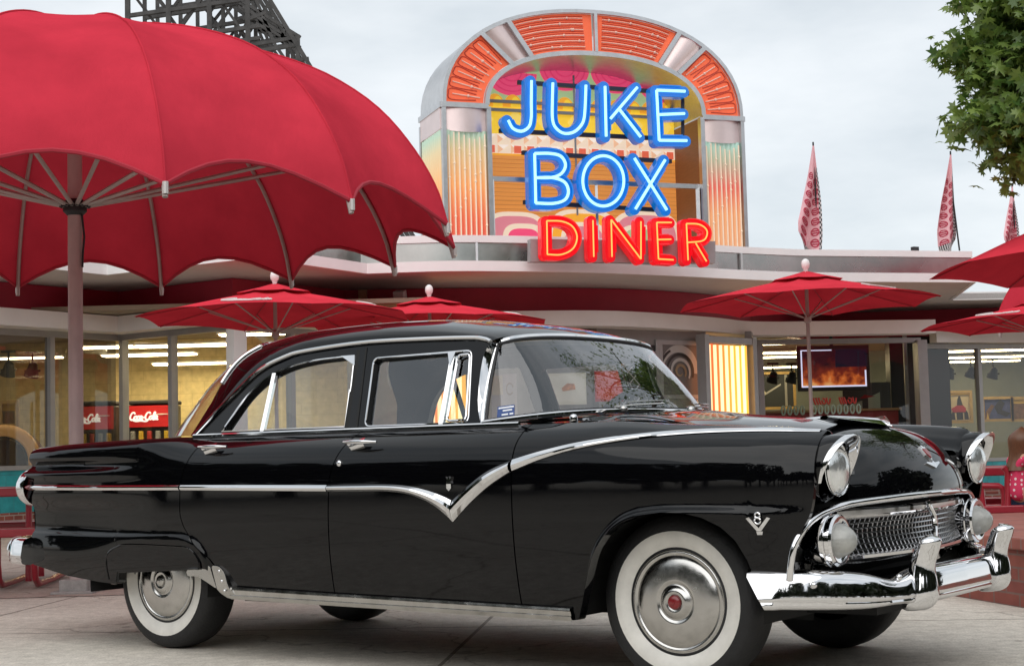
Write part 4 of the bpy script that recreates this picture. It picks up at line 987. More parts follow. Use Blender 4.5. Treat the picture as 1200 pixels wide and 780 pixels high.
# television
p = at(977, 431, 26.9); tvl = 26.9 / F
tv = thing("television", "black flat television showing a fiery picture, hung behind the diner window", "television", (p.x, p.y, p.z), R(4))
mb = MB(); mb.box((0, .03, 0), (86 * tvl, .06, 53 * tvl)); mb.build("casing", mat("tv_black", (.008, .008, .01), .3), tv, local=True, bevel=.01)
fm = bpy.data.materials.new("tv_picture"); fm.use_nodes = True; t = fm.node_tree; pb_ = t.nodes["Principled BSDF"]; pb_.inputs["Base Color"].default_value = (.01, .01, .01, 1); pb_.inputs["Roughness"].default_value = .2
c = t.nodes.new("ShaderNodeTexCoord"); sx = t.nodes.new("ShaderNodeSeparateXYZ"); t.links.new(c.outputs["Object"], sx.inputs[0])
n = t.nodes.new("ShaderNodeTexNoise"); n.inputs["Scale"].default_value = 5; n.inputs["Detail"].default_value = 6; t.links.new(c.outputs["Object"], n.inputs["Vector"])
ma = t.nodes.new("ShaderNodeMath"); ma.operation = 'MULTIPLY_ADD'; ma.inputs[1].default_value = -1.15; ma.inputs[2].default_value = .0; t.links.new(sx.outputs[2], ma.inputs[0])
mb2 = t.nodes.new("ShaderNodeMath"); mb2.operation = 'ADD'; t.links.new(ma.outputs[0], mb2.inputs[0]); t.links.new(n.outputs[0], mb2.inputs[1])
r_ = t.nodes.new("ShaderNodeValToRGB"); els = r_.color_ramp.elements; els[0].position = .30; els[0].color = (.02, .003, .008, 1); els[1].position = .95; els[1].color = (1, .45, .15, 1)
e = els.new(.62); e.color = (.22, .025, .012, 1); e = els.new(.78); e.color = (.75, .16, .03, 1)
t.links.new(mb2.outputs[0], r_.inputs[0]); t.links.new(r_.outputs[0], pb_.inputs["Emission Color"]); pb_.inputs["Emission Strength"].default_value = .6
mb = MB(); mb.box((-.005, -.004, .0), (78 * tvl, .01, 44 * tvl)); mb.build("screen", fm, tv, local=True, smooth=False)
scr_w = emis("screen_white", (.75, .75, 1.0), .8); mb = MB()
mb.box((-38.3 * tvl, -.011, 0), (1.6 * tvl, .004, 43 * tvl)); mb.box((-20 * tvl, -.011, 21 * tvl), (36 * tvl, .004, 1.2 * tvl)); mb.box((0, -.011, -21.3 * tvl), (77 * tvl, .004, 1.8 * tvl)); mb.box((37.6 * tvl, -.011, -12 * tvl), (1.8 * tvl, .004, 18 * tvl)); mb.build("screen_border", scr_w, tv, local=True, smooth=False)
mb = MB(); mb.box((21 * tvl, -.010, 11.5 * tvl), (38 * tvl, .004, 21 * tvl)); mb.build("screen_dark_area", emis("screen_navy", (.004, .004, .02), .4), tv, local=True, smooth=False)
mb = MB(); mb.tube([(0, .1, 0), (0, .1, .72)], .03); mb.build("ceiling_mount", grey_dark, tv, local=True)
# writing helper: hand-lettered strokes
SCRIPT = {"C": [[(.62, .78), (.50, .98), (.22, .95), (.04, .62), (.03, .30), (.18, .03), (.45, .02), (.68, .22)]],
          "o": [[(.26, .52), (.06, .42), (.02, .18), (.16, .01), (.34, .10), (.38, .36), (.26, .52), (.44, .44)]],
          "c": [[(.36, .42), (.24, .52), (.06, .38), (.03, .14), (.16, .0), (.36, .12)]],
          "a": [[(.34, .46), (.18, .52), (.03, .32), (.05, .06), (.18, .02), (.32, .24), (.35, .50), (.33, .10), (.42, .0), (.50, .10)]],
          "-": [[(.05, .30), (.28, .34)]], "l": [[(.02, .30), (.22, .72), (.24, .98), (.12, .92), (.08, .40), (.12, .04), (.22, .0), (.32, .12)]],
          "e": [[(.05, .24), (.32, .34), (.26, .52), (.08, .44), (.04, .14), (.18, .0), (.36, .12)]]}
ADV = {"C": .58, "o": .42, "c": .36, "a": .46, "-": .32, "l": .28, "e": .36}
def script_text(mb, word, mapf, h, r, swash=True):
    x = 0
    for ch in word:
        for st in SCRIPT[ch]:
            mb.tube([mapf((x + px + py * .22) * h, py * h) for px, py in [(p.x, p.y) for p in crom([(a, b, 0) for a, b in st], 4)]], r, 5)
        x += ADV[ch]
    if swash: mb.tube([mapf((q.x) * h, q.y * h) for q in crom([(.25, .08, 0), (.9, -.16, 0), (1.6, -.12, 0), (2.3, -.20, 0), (2.6, -.06, 0)], 5)], r, 5)
    return x * h
txt_w = mat("white_lettering", (.72, .70, .68), .5)
# soda fountains
panel_red = emis("lit_red_panel", (.70, .02, .02), .35)
def soda(u0, u1, v0, v1, d, lb, rz=0):
    k = d / F; p = at((u0 + u1) / 2, v1, d); wd = (u1 - u0) * k; ht = (v1 - v0) * k
    t = thing("soda_fountain", lb, "soda machine", (p.x, p.y, 0), rz, "red soda fountains inside the diner"); zt = p.z + ht
    mb = MB(); mb.box((0, .3, zt / 2 - .02), (wd * 1.02, .6, zt - .02)); mb.build("cabinet", mat("soda_cabinet", (.02, .018, .018), .35), t, local=True, bevel=.02)
    mb = MB(); mb.grid([[(x * wd, -.02 - .07 * math.cos(x * 2.6), z) for x in np.linspace(-.5, .5, 10)] for z in (p.z, zt - .04)]); mb.build("lit_panel", panel_red, t, local=True)
    mb = MB(); mb.box((0, .26, zt + .01), (wd * 1.06, .66, .06)); mb.build("top_cover", grey_dark, t, local=True, bevel=.02)
    mb = MB(); script_text(mb, "Coca-Cola", lambda x, y: Vector((-.44 * wd + x, -.035 - .07 * math.cos((-.44 * wd + x) / wd * 2.6), p.z + ht * .30 + y)), wd * .165, .013); mb.build("lettering", emis("lit_lettering", (1, .93, .8), .9), t, local=True)
    mb = MB(); mb.bar((wd * .12, -.08, p.z + ht * .52), (wd * .42, -.075, p.z + ht * .52), .015, .015); mb.build("small_lettering", txt_w, t, local=True)
    for q in range(5):
        mb = MB(); mb.box(((q - 2) * wd * .19, -.02, p.z - .16), (wd * .10, .10, .20)); mb.box(((q - 2) * wd * .19, -.06, p.z - .10), (wd * .08, .03, .07))
        mb.build("dispenser_valve", [mat("valve_grey", (.25, .25, .25), .4), mat("valve_yellow", (.5, .32, .03), .4), mat("valve_red", (.35, .02, .02), .4)][q % 3], t, local=True, smooth=False, bevel=.01)
    mb = MB(); mb.box((0, -.05, p.z - .42), (wd, .35, .05)); mb.build("drip_tray", alu, t, local=True)
soda(150, 202, 472, 500, 23.4, "lit red soda machine with white script in the yellow-lit window right of the corner post")
soda(84, 134, 473, 503, 23.0, "copy of the red soda machine standing in for its reflection in the dark window")  # second machine added in place of the first one's mirror image
# jukebox and poster in the dark window
p = at(-4, 560, 21.0); jb = thing("jukebox", "amber arched jukebox glowing behind the dark window at the left edge", "jukebox", (p.x, p.y + .3, 0), 0)
amber = emis("amber_glow", (.72, .36, .10), .55); zt = at(0, 503, 21.0).z
arch = [(math.cos(t) * .43, math.sin(t) * .43) for t in np.linspace(0, math.pi, 24)]
mb = MB(); mb.tube([(.43, 0, .1)] + [(x, 0, zt - .43 + z) for x, z in arch] + [(-.43, 0, .1)], .075, 10); mb.build("arch_tube", amber, jb, local=True)
mb = MB(); mb.tube([(.33, 0, .1)] + [(x * .77, -.01, zt - .43 + z * .77) for x, z in arch] + [(-.33, 0, .1)], .03, 8); mb.build("inner_arch", chrome, jb, local=True)
mb = MB(); O_ = [(.42, .06)] + [(x * .98, zt - .43 + z * .98) for x, z in arch] + [(-.42, .06)]; mb.prism([Vector((x, .04, z)) for x, z in O_], [Vector((x, .5, z)) for x, z in O_]); mb.build("cabinet", mat("jukebox_wood", (.10, .04, .015), .35, var=.3), jb, local=True)
mb = MB(); mb.box((0, -.02, .45), (.5, .06, .5)); mb.build("speaker_grille", mat("jukebox_grille", (.3, .18, .06), .4, 1), jb, local=True)
wood_fr = mat("gold_picture_frame", (.42, .28, .10), .45, var=.15)
def poster(u0, u1, v0, v1, d, lb, cols, shapes=(), kind="framed_poster", fr_m=None):
    k = d / F; p = at((u0 + u1) / 2, (v0 + v1) / 2, d); wd, ht = (u1 - u0) * k, (v1 - v0) * k
    t = thing(kind, lb, "poster", (p.x, p.y, p.z), 0)
    mb = MB(); mb.box((0, .02, 0), (wd, .03, ht)); mb.build("backing", cols[0], t, local=True, smooth=False)
    if fr_m:
        mb = MB()
        for x in (-1, 1): mb.box((x * wd / 2, 0, 0), (.05, .05, ht + .05))
        for z in (-1, 1): mb.box((0, 0, z * ht / 2), (wd - .052, .05, .05))
        mb.build("frame", fr_m, t, local=True, smooth=False)
    for i, (poly, m) in enumerate(shapes):
        mb = MB(); y = -.001 - .003 * i; mb.prism([Vector((x * wd / 2, y, z * ht / 2)) for x, z in poly], [Vector((x * wd / 2, .004, z * ht / 2)) for x, z in poly]); mb.build("printed_shape", m, t, local=True, smooth=False)
paper = mat("poster_cream", (.55, .46, .30), .6, var=.1, vscale=3); black_ink = mat("ink_black", (.02, .015, .015), .6); red_ink = mat("ink_red", (.40, .02, .03), .6); blue_ink = mat("ink_blue", (.05, .06, .16), .6, var=.3, vscale=10); yel_ink = mat("ink_yellow", (.55, .35, .06), .6); green_ink = mat("ink_green", (.10, .14, .06), .6, var=.3, vscale=10); brn = mat("ink_brown", (.16, .08, .04), .6, var=.4, vscale=14)
bldg = [(-.75, -.85), (-.75, -.45), (-.45, -.15), (-.35, .05), (-.22, .10), (-.16, .5), (-.05, .72), (.08, .72), (.16, .5), (.25, .2), (.45, -.1), (.7, -.4), (.75, -.85)]
poster(1111, 1138, 459, 494, 30, "gold-framed poster of a dark steep tower beside the window bar", [paper], [(bldg, black_ink), ([(-.7, -.1), (-.2, .1), (.3, .1), (.55, -.1), (.5, -.35), (-.6, -.35)], red_ink), ([(-.45, -.4), (-.4, -.85), (-.3, -.85), (-.3, -.4)], paper), ([(.25, -.4), (.28, -.85), (.36, -.85), (.36, -.4)], paper), ([(-.9, .8), (-.9, .95), (.9, .95), (.9, .8)], yel_ink)], fr_m=wood_fr)
poster(1086, 1103, 459, 482, 30, "gold-framed poster with a grey-green landscape next to the white pillar", [green_ink], [([(-.9, .55), (-.9, .95), (.9, .95), (.9, .55)], yel_ink), ([(-.9, -.1), (-.3, .2), (.3, .05), (.9, .25), (.9, .0), (-.9, -.35)], mat("ink_mist", (.4, .4, .36), .6))], fr_m=wood_fr)
poster(1086, 1104, 491, 510, 30, "small gold-topped blue poster below the landscape poster", [blue_ink], [([(-.9, .5), (-.9, .95), (.9, .95), (.9, .5)], yel_ink)], fr_m=wood_fr)
poster(1152, 1186, 466, 492, 30, "wide poster with dark coaster loops on blue right of the window bar", [blue_ink], [([(-.9, -.8), (-.8, -.2), (-.4, .4), (-.2, .3), (-.5, -.3), (-.6, -.9)], brn), ([(-.2, .2), (.2, .9), (.5, .5), (.3, -.1), (.9, -.4), (.6, -.7), (0, -.4)], black_ink), ([(-.8, -.9), (-.7, -.3), (-.6, -.9)], yel_ink)], fr_m=wood_fr)
poster(1186, 1215, 466, 492, 30, "brown poster under a gold strip at the right picture edge", [brn], [([(-.95, .5), (-.95, .95), (.95, .95), (.95, .5)], yel_ink)], fr_m=wood_fr)
poster(1, 20, 471, 498, 21.6, "yellow-topped poster above the amber jukebox", [mat("poster_grey", (.12, .10, .07), .5)], [([(-.85, .25), (-.85, .9), (.85, .9), (.85, .25)], yel_ink), ([(-.6, -.8), (-.5, .1), (.0, .2), (.5, .1), (.6, -.8)], brn)], fr_m=wood_fr)
poster(886, 931, 437, 478, 31.0, "wood-framed dark panel on the wall left of and behind the television", [mat("dark_mirror", (.05, .055, .06), .15)], [([(.5, .9), (.62, .9), (.62, -.9), (.5, -.9)], mat("panel_grey", (.25, .25, .24), .5)), ([(-.8, -.3), (.3, .4), (.3, .3), (-.8, -.42)], mat("panel_pale", (.35, .35, .34), .5)), ([(-.75, -.1), (-.6, .1), (-.5, -.1), (-.6, -.35)], mat("panel_buff", (.7, .65, .5), .5))], fr_m=wood_fr)  # plain grey, pale and buff shapes on a dark backing
poster(988, 1044, 448, 490, 28.2, "pale green slanted board behind the window lettering, right of the television", [mat("panel_charcoal", (.07, .075, .075), .5)], [([(-.95, -.3), (-.2, .0), (-.2, -.98), (-.95, -.98)], mat("pale_board", (.42, .55, .42), .5)), ([(.05, .15), (.55, .45), (.55, -.98), (.05, -.98)], mat("pale_board_light", (.48, .62, .48), .5)), ([(-.3, .12), (-.1, .32), (.35, .22), (-.1, .12)], red_ink)], "wall_board")  # pale boards over an even charcoal backing
# window lettering and lower counter seen in the television window
rw = mat("red_window_paint", (.55, .05, .04), .6); gw = mat("pale_green_window_paint", (.35, .45, .36), .6)
p0 = at(953, 470, 26.25); k = 26.25 / F
wl = thing("window_lettering", "red brush lettering over a row of pale rings on the television window", "window lettering", (p0.x, p0.y, p0.z), R(4))
def stroke(pts, r, nm, m):
    mb = MB(); mb.tube([(q.x * k, 0, -q.y * k) for q in crom([(x, y, 0) for x, y in pts], 5)], r, 6); mb.build(nm, m, wl, local=True)
for dx, sc_w in ((0, 1.0), (31, .9)):
    for o_ in (0, 3.2, 6.4): stroke([(dx + o_ * sc_w, -4), (dx + (o_ + 1.2) * sc_w, 0), (dx + (o_ + 3.0) * sc_w, 4)], .016, "red_stroke", rw)
    stroke([(dx + 10, -1), (dx + 12, 3), (dx + 14.5, 2), (dx + 14, -2), (dx + 11, -3)], .014, "red_stroke", rw)
    stroke([(dx + 16, -4), (dx + 17, 2), (dx + 19, 3), (dx + 20.5, -3)], .014, "red_stroke", rw)
for q in range(12):
    x = -36 + q * 7.6 + (6 if q > 3 else 0)
    mb = MB(); mb.tube([((x + 2.1 * math.cos(t)) * k, .0, (-10 - 5.0 * math.sin(t)) * k) for t in np.linspace(0, 6.283, 16, endpoint=False)], .016, 6, closed=True); mb.build("painted_ring", gw, wl, local=True)
p = at(915, 484, 27.6); ct = thing("serving_counter", "red serving counter behind the television window", "counter", (p.x + .7, p.y, 0), 0)
mb = MB(); mb.box((0, 0, p.z / 2), (2.6, .5, p.z)); mb.build("front_panel", mat("counter_red", (.30, .03, .03), .4), ct, local=True); mb = MB(); mb.box((0, -.02, p.z + .02), (2.7, .6, .04)); mb.build("counter_top", mat("counter_wood", (.35, .2, .08), .4), ct, local=True)

# wall speaker, sensor box, roof beacon
p = at(469, 351, 22.0); sp = thing("wall_speaker", "white box loudspeaker on the maroon band left of the round roof front", "speaker", (p.x, p.y, p.z - .12), R(-12))
mb = MB(); mb.box((0, 0, .12), (.16, .16, .25), M=Matrix.Rotation(R(14), 3, 'X')); mb.build("cabinet", white_paint, sp, local=True, bevel=.01); mb = MB(); mb.box((-.12, .06, .10), (.08, .06, .10)); mb.bar((-.1, .06, .1), (0, .2, .1), .03); mb.build("bracket", white_paint, sp, local=True)
p = at(425, 345, 22.15); sb = MB(); sb.box((p.x, p.y, p.z), (.12, .08, .13)); tag(sb.build("junction_box", mat("beige_plastic", (.42, .29, .16), .5), bevel=.008), "small beige square box on the maroon band left of the white speaker", "box")
p = at(1072, 289, 23.4); mb = MB(); mb.box((p.x, p.y, 3.735 + .05), (.10, .07, .06), .5); mb.tube([(p.x, p.y + .02, 3.73), (p.x + .01, p.y + .02, 3.80)], .02, 8); tag(mb.build("roof_floodlight", grey_dark), "small grey floodlight on the roof edge between the two flags", "floodlight")

# ------------------------------------------------------------------ jukebox marquee over the entrance
ma0 = at(518, 120, 22.5); me = Vector((.94442911, .32871515, 0)); mn = Vector((.32871515, -.94442911, 0)); MW = 4.87
def mq(t, z, o=0): return Vector((ma0.x, ma0.y, 0)) + me * t + mn * o + Vector((0, 0, z))
mar = thing("jukebox_marquee", "giant jukebox-shaped marquee with orange arch panels above the diner entrance", "marquee", tuple(mq(MW / 2, 3.6, -.55)), math.atan2(me.y, me.x))
zsp = 5.985
def ell(t0, rx, ry, th, p=2.0): return (MW / 2 + rx * math.copysign(abs(math.cos(th)) ** (2 / p), math.cos(th)) * 1, zsp + ry * abs(math.sin(th)) ** (2 / p))
P_ = 2.25
def arc(rx, ry, th0, th1, n=24): return [ell(0, rx, ry, th0 + (th1 - th0) * i / n, P_) for i in range(n + 1)]
pinkmetal = mat("pink_chrome", (.74, .60, .58), .32, .75, var=.08, vscale=2)
orange = mat("orange_panel", (.84, .15, .06), .5, var=.06, vscale=3, emit=(1, .13, .03), estr=.18); orange_d = mat("orange_groove", (.55, .06, .03), .5); tubew = mat("pale_tube", (.86, .55, .44), .35)  # orange panels get some emission, added only to brighten them
def ring_frame(rx0, ry0, rx1, ry1, th0, th1, o0, o1, name, m, parent=mar, n=32):
    A = arc(rx0, ry0, th0, th1, n); B = arc(rx1, ry1, th0, th1, n); mb = MB()
    rows = [[mq(*p, o0) for p in A], [mq(*p, o0) for p in B], [mq(*p, o1) for p in B], [mq(*p, o1) for p in A]]
    mb.grid(rows, cu=True); mb.add([r_[0] for r_ in rows], [(0, 1, 2, 3)]); mb.add([r_[-1] for r_ in rows], [(0, 1, 2, 3)])
    return mb.build(name, m, parent, ang=40)
RX, RY, rX, rY = MW / 2, 1.535, 1.72, .83
ring_frame(RX, RY, RX - .055, RY - .055, 0, math.pi, .03, -1.15, "outer_arch", alu); ring_frame(rX + .07, rY + .07, rX, rY, 0, math.pi, .04, -1.05, "inner_arch", alu)
angs = [0, R(43), R(57), R(90), R(123), R(137), math.pi]
cols_ = [orange, pinkmetal, orange, orange, pinkmetal, orange]
def arcp(th, q): 
    a = ell(0, rX + .075, rY + .075, th, P_); b = ell(0, RX - .06, RY - .06, th, P_); return a[0] + (b[0] - a[0]) * q, a[1] + (b[1] - a[1]) * q
for i in range(6):
    t0, t1 = angs[i] + .012, angs[i+1] - .012
    rows = [[mq(*arcp(t0 + (t1 - t0) * k / 14, q), -.03 + (.05 * math.sin(math.pi * k / 14) if cols_[i] is pinkmetal else 0)) for q in us(6)] for k in range(15)]
    mb = MB(); mb.grid(rows); nm = "silver_panel" if cols_[i] is pinkmetal else "orange_panel"
    pn = mb.build(nm, cols_[i], mar, ang=40)
    if cols_[i] is orange:
        mg, mt = MB(), MB()
        if i in (0, 5):
            for k in range(6):
                th = t0 + (t1 - t0) * (.10 + .80 * k / 5); l = [arcp(th, .10), arcp(th, .88 - .05 * (k % 2))]
                lp = crom([(*arcp(th - .035 * (1 if i == 0 else 1), .20), 0), (*arcp(th - .05, .85), 0), (*arcp(th, .93), 0), (*arcp(th + .05, .85), 0), (*arcp(th + .035, .20), 0)], 4)
                mg.tube([mq(p.x, p.y, -.026) for p in lp], .009, 6); mt.tube([mq(*l[0], -.022), mq(*l[1], -.022)], .010, 6)
                q = .35 + .3 * random.random(); mt.sphere(mq(*arcp(th, q), -.018), .024, 8, 6)
        else:
            for k in range(6):
                q = .12 + .76 * k / 5
                for s_, mm_, r_, o_ in ((.0, mt, .009, -.022), (.05, mg, .007, -.026), (-.05, mg, .007, -.026)):
                    mm_.tube([mq(*arcp(t0 + (t1 - t0) * (.09 + .86 * j / 16), q + s_), o_) for j in range(17)], r_, 6)
                for _ in range(2): mt.sphere(mq(*arcp(t0 + (t1 - t0) * random.uniform(.12, .92), q), -.018), .022, 8, 6)
        mg.build("panel_groove", orange_d, pn); mt.build("light_tube", tubew, pn)
for th in angs[1:-1]:
    a, b = arcp(th, -.02), arcp(th, 1.02); mb = MB(); mb.bar(mq(*a, .0), mq(*b, .0), .07 if abs(th - R(90)) > .01 else .05, .09, up=mn); mb.build("arch_rib", alu, mar)
# side pillars
def gradmat(name, stops, z0, z1, stripes=14, darken=.75):
    m = bpy.data.materials.new(name); m.use_nodes = True; t = m.node_tree; p = t.nodes["Principled BSDF"]; p.inputs["Roughness"].default_value = .45
    c = t.nodes.new("ShaderNodeTexCoord"); sx = t.nodes.new("ShaderNodeSeparateXYZ"); t.links.new(c.outputs["Object"], sx.inputs[0])
    mr = t.nodes.new("ShaderNodeMapRange"); mr.inputs[1].default_value = z0; mr.inputs[2].default_value = z1; t.links.new(sx.outputs[2], mr.inputs[0])
    r_ = t.nodes.new("ShaderNodeValToRGB"); e = r_.color_ramp.elements; e[0].position, e[0].color = stops[0][0], (*stops[0][1], 1); e[1].position, e[1].color = stops[-1][0], (*stops[-1][1], 1)
    for pos, cc in stops[1:-1]: q = e.new(pos); q.color = (*cc, 1)
    t.links.new(mr.outputs[0], r_.inputs[0]); t.links.new(r_.outputs[0], p.inputs["Base Color"]); t.links.new(r_.outputs[0], p.inputs["Emission Color"]); p.inputs["Emission Strength"].default_value = .22; return m  # printed colours also emit a little, brightening pillars and side returns
zb_m = 3.6
stopsL = [(0, (.70, .13, .10)), (.25, (.74, .19, .10)), (.55, (.80, .42, .17)), (.85, (.66, .54, .32)), (1, (.42, .56, .44))]
stopsR = [(0, (.74, .42, .24)), (.35, (.76, .40, .20)), (.6, (.70, .17, .13)), (.85, (.46, .48, .36)), (1, (.40, .60, .52))]
pl_strip = mat("pale_flute", (.82, .66, .50), .4, emit=(.9, .72, .52), estr=.14)  # slight emission added so the flutes look brighter
for side, (t0, t1, st) in enumerate(((.05, .68, stopsL), (4.19, 4.82, stopsR))):
    gm = gradmat("pillar_gradient_%d" % side, st, .3, 1.95)
    mb = MB(); n = 8
    mb.grid([[mq(t0 + (t1 - t0) * (k + q) / n, z, -.05 + .035 * math.sin(math.pi * q)) for k in range(n) for q in us(6)[:-1]] + [mq(t1, z, -.05)] for z in (3.55, 5.60)])
    pr = mb.build("pillar", gm, mar, ang=50)
    for k in range(n):
        mb = MB(); t = t0 + (t1 - t0) * (k + .5) / n; mb.tube([mq(t, z, .0) for z in (3.56, 5.52 + .05 * math.sin(k))], .012, 6)
        for z in (4.2 + .13 * k % .9, 4.9 + .21 * k % .5): mb.sphere(mq(t, z, .004), .02, 8, 5)
        mb.build("flute_tube", pl_strip, pr)
    mb = MB(); mb.grid([[mq(t0 + (t1 - t0) * q, z + (-.03 * math.sin(math.pi * q) if z < 5.7 else 0), -.05 + .07 * math.sin(math.pi * q)) for q in us(10)] for z in (5.60, 5.93)]); mb.build("pillar_cap", pinkmetal, mar)
for t, w2 in ((.02, .06), (.705, .07), (4.165, .07), (4.85, .06)):
    mb = MB(); mb.box(mq(t, 4.76, -.02), (w2, .10, 2.4), math.atan2(me.y, me.x)); mb.build("marquee_post", alu, mar)
for a, b in ((-.01, .70), (4.17, 4.88)):
    mb = MB(); mb.bar(mq(a, 5.965, -.01), mq(b, 5.965, -.01), .10, .075); mb.build("marquee_beam", alu, mar)
# returns: outer sides, inner jambs
for side, t in ((0, .0), (1, MW)):
    gm = gradmat("return_gradient_%d" % side, stopsL, .3, 1.95); mb = MB(); n = 9
    mb.grid([[mq(t, z, -.06 - 1.0 * (k + q) / n) + me * ((-1 if side == 0 else 1) * .03 * math.sin(math.pi * q)) for k in range(n) for q in us(5)[:-1]] for z in (3.55, 5.60)]); mb.build("side_return", gm, mar)
    mb = MB(); mb.box(mq(t, 5.775, -.57), (.05, 1.05, .32), math.atan2(me.y, me.x)); mb.build("side_return_cap", pinkmetal, mar)
    mb = MB(); mb.box(mq(t, 5.965, -.57), (.08, 1.16, .08), math.atan2(me.y, me.x)); mb.box(mq(t, 4.7, -1.10), (.07, .07, 2.3), math.atan2(me.y, me.x)); mb.build("side_return_frame", alu, mar)
for t in (.72, 4.15):
    mb = MB(); mb.grid([[mq(t, z, o) for o in (-.03, -1.0)] for z in (3.6, 5.96)]); mb.build("inner_jamb", mat("jamb_brown", (.30, .13, .05), .5, var=.15, stretch=(1, 1, 12)), mar)
# mural at the back of the opening: flat colour shapes in layers, emission added to brighten the shaded recess
MO = -.98
def mm(name, col, e=.58, **k): return mat(name, col, .6, emit=col, estr=e, **k)
mural_green = mm("mural_green", (.34, .48, .24)); m_pink = mm("mural_pink", (.78, .07, .17)); m_pink2 = mm("mural_pink_dark", (.58, .04, .13)); m_yel = mm("mural_yellow", (.86, .56, .04), var=.12, vscale=8); m_gold = mm("mural_gold", (.82, .36, .03)); m_wood = mm("mural_wood", (.62, .24, .05), var=.2, vscale=2, stretch=(.4, 1, 9)); m_cream = mm("mural_cream", (.78, .62, .46)); m_peach = mm("mural_peach", (.76, .44, .26)); m_red = mm("mural_red", (.68, .12, .06)); m_lip = mm("mural_rose", (.62, .20, .24)); m_line = mm("mural_line", (.40, .13, .03))
mural = None
def mshape(pts, o, m, nm="mural_shape"):
    mb = MB(); mb.prism([mq(*p, MO + o) for p in pts], [mq(*p, MO + o - .006) for p in pts]); return mb.build(nm, m, mural or mar, smooth=False)
bgp = [(.70, 3.6), (4.17, 3.6), (4.17, zsp)] + arc(rX + .05, rY + .05, 0.02, math.pi - .02, 30) + [(.70, zsp)]
mural = mshape(bgp, 0, mural_green, "mural")
TL, TR = .72, 4.15
def rect(t0, z0, t1, z1): return [(t0, z0), (t1, z0), (t1, z1), (t0, z1)]
mshape(rect(TL, 5.78, TR, 6.21), .008, m_yel)
for k in range(12):
    cx = TL + .14 + k * .287; mshape([(cx + .15 * math.cos(t), 6.20 + .20 * math.sin(t)) for t in np.linspace(0, math.pi, 12)], .012, m_gold)
    mshape([(cx + .04 + .08 * math.cos(t), 6.20 + .165 * math.sin(t)) for t in np.linspace(0, math.pi, 10)], .016, m_yel)
for k in range(7):
    cx = TL + .25 + k * .5; mshape([(cx, 5.82), (cx + .14, 6.0), (cx, 6.17), (cx - .14, 6.0)], .012, mm("mural_diamond", (.86, .62, .12)))
for cx in (1.42, 2.30, 3.16, 3.95):
    top = 6.86 if 2 < cx < 3.4 else 6.74
    for j, (sc_, mm_) in enumerate(((1, m_pink), (.84, m_pink2), (.79, m_pink), (.62, m_pink2), (.57, m_pink), (.40, m_pink2), (.35, m_pink))):
        mshape([(cx + .42 * sc_ * math.cos(t), top - .36 * sc_ * math.sin(t)) for t in np.linspace(0, math.pi, 18)], .010 + .003 * j, mm_)
mshape(rect(TL, 5.46, TR, 5.78), .008, m_cream)
for k in range(16):
    u0 = TL + .01 + k * .2145
    for r_ in range(2):
        z0 = 5.465 + .158 * r_
        mshape([(u0 + .01, z0 + .01), (u0 + .10, z0 + .075), (u0 + .01, z0 + .145)], .012, m_peach); mshape([(u0 + .01, z0 + .145), (u0 + .10, z0 + .075), (u0 + .19, z0 + .145)], .013, mm("mural_pale", (.86, .76, .64)))
        if r_ == 0 and k % 4 != 2: mshape(rect(u0 + .06, z0 + .02, u0 + .175, z0 + .135), .016, m_red)
mshape(rect(TL, 4.0, TR, 5.455), .008, m_wood); mshape(rect(TL, 5.445, TR, 5.475), .012, m_gold)
for k in range(14): mshape(rect(TL, 4.55 + .064 * k, TR, 4.556 + .064 * k), .011, m_line)
for cx, r0, mm_ in ((1.42, .46, m_cream), (1.42, .40, m_lip), (1.55, .30, m_cream), (1.55, .23, m_pink), (2.55, .52, m_cream), (2.55, .46, m_gold), (2.55, .34, m_cream), (2.55, .28, m_lip), (3.6, .52, m_cream), (3.6, .46, m_lip), (3.5, .32, m_cream), (3.5, .26, mural_green)):
    mshape([(cx + r0 * 1.15 * math.copysign(abs(math.cos(t)) ** .6, math.cos(t)), 4.06 + r0 * 1.12 * math.sin(t) ** .6) for t in np.linspace(0, math.pi, 22)], .030 - .03 * r0, mm_)
def ml(u, v): return .70 + 3.47 * u, 3.75 + v * 2.2
mb = MB()
for v in (1.145, 1.085): mb.bar(mq(*ml(0, v), MO + .06), mq(*ml(1, v), MO + .06), .05, .045)
mb.bar(mq(*ml(.5, .36), MO + .05), mq(*ml(.5, 1.36), MO + .05), .03, .03)
mb.build("mural_rail", grey_frame, mar)
# low screen frame in front of the mural
mb = MB(); mb.bar(mq(.69, 4.915, -.10), mq(4.13, 4.90, -.10), .06, .07); mb.bar(mq(.77, 3.7, -.10), mq(.77, 4.9, -.10), .06, .06); mb.bar(mq(4.10, 3.7, -.10), mq(4.10, 4.88, -.10), .06, .06); mb.bar(mq(2.42, 3.7, -.10), mq(2.42, 4.88, -.10), .04, .04); mb.build("screen_frame", alu, mar)

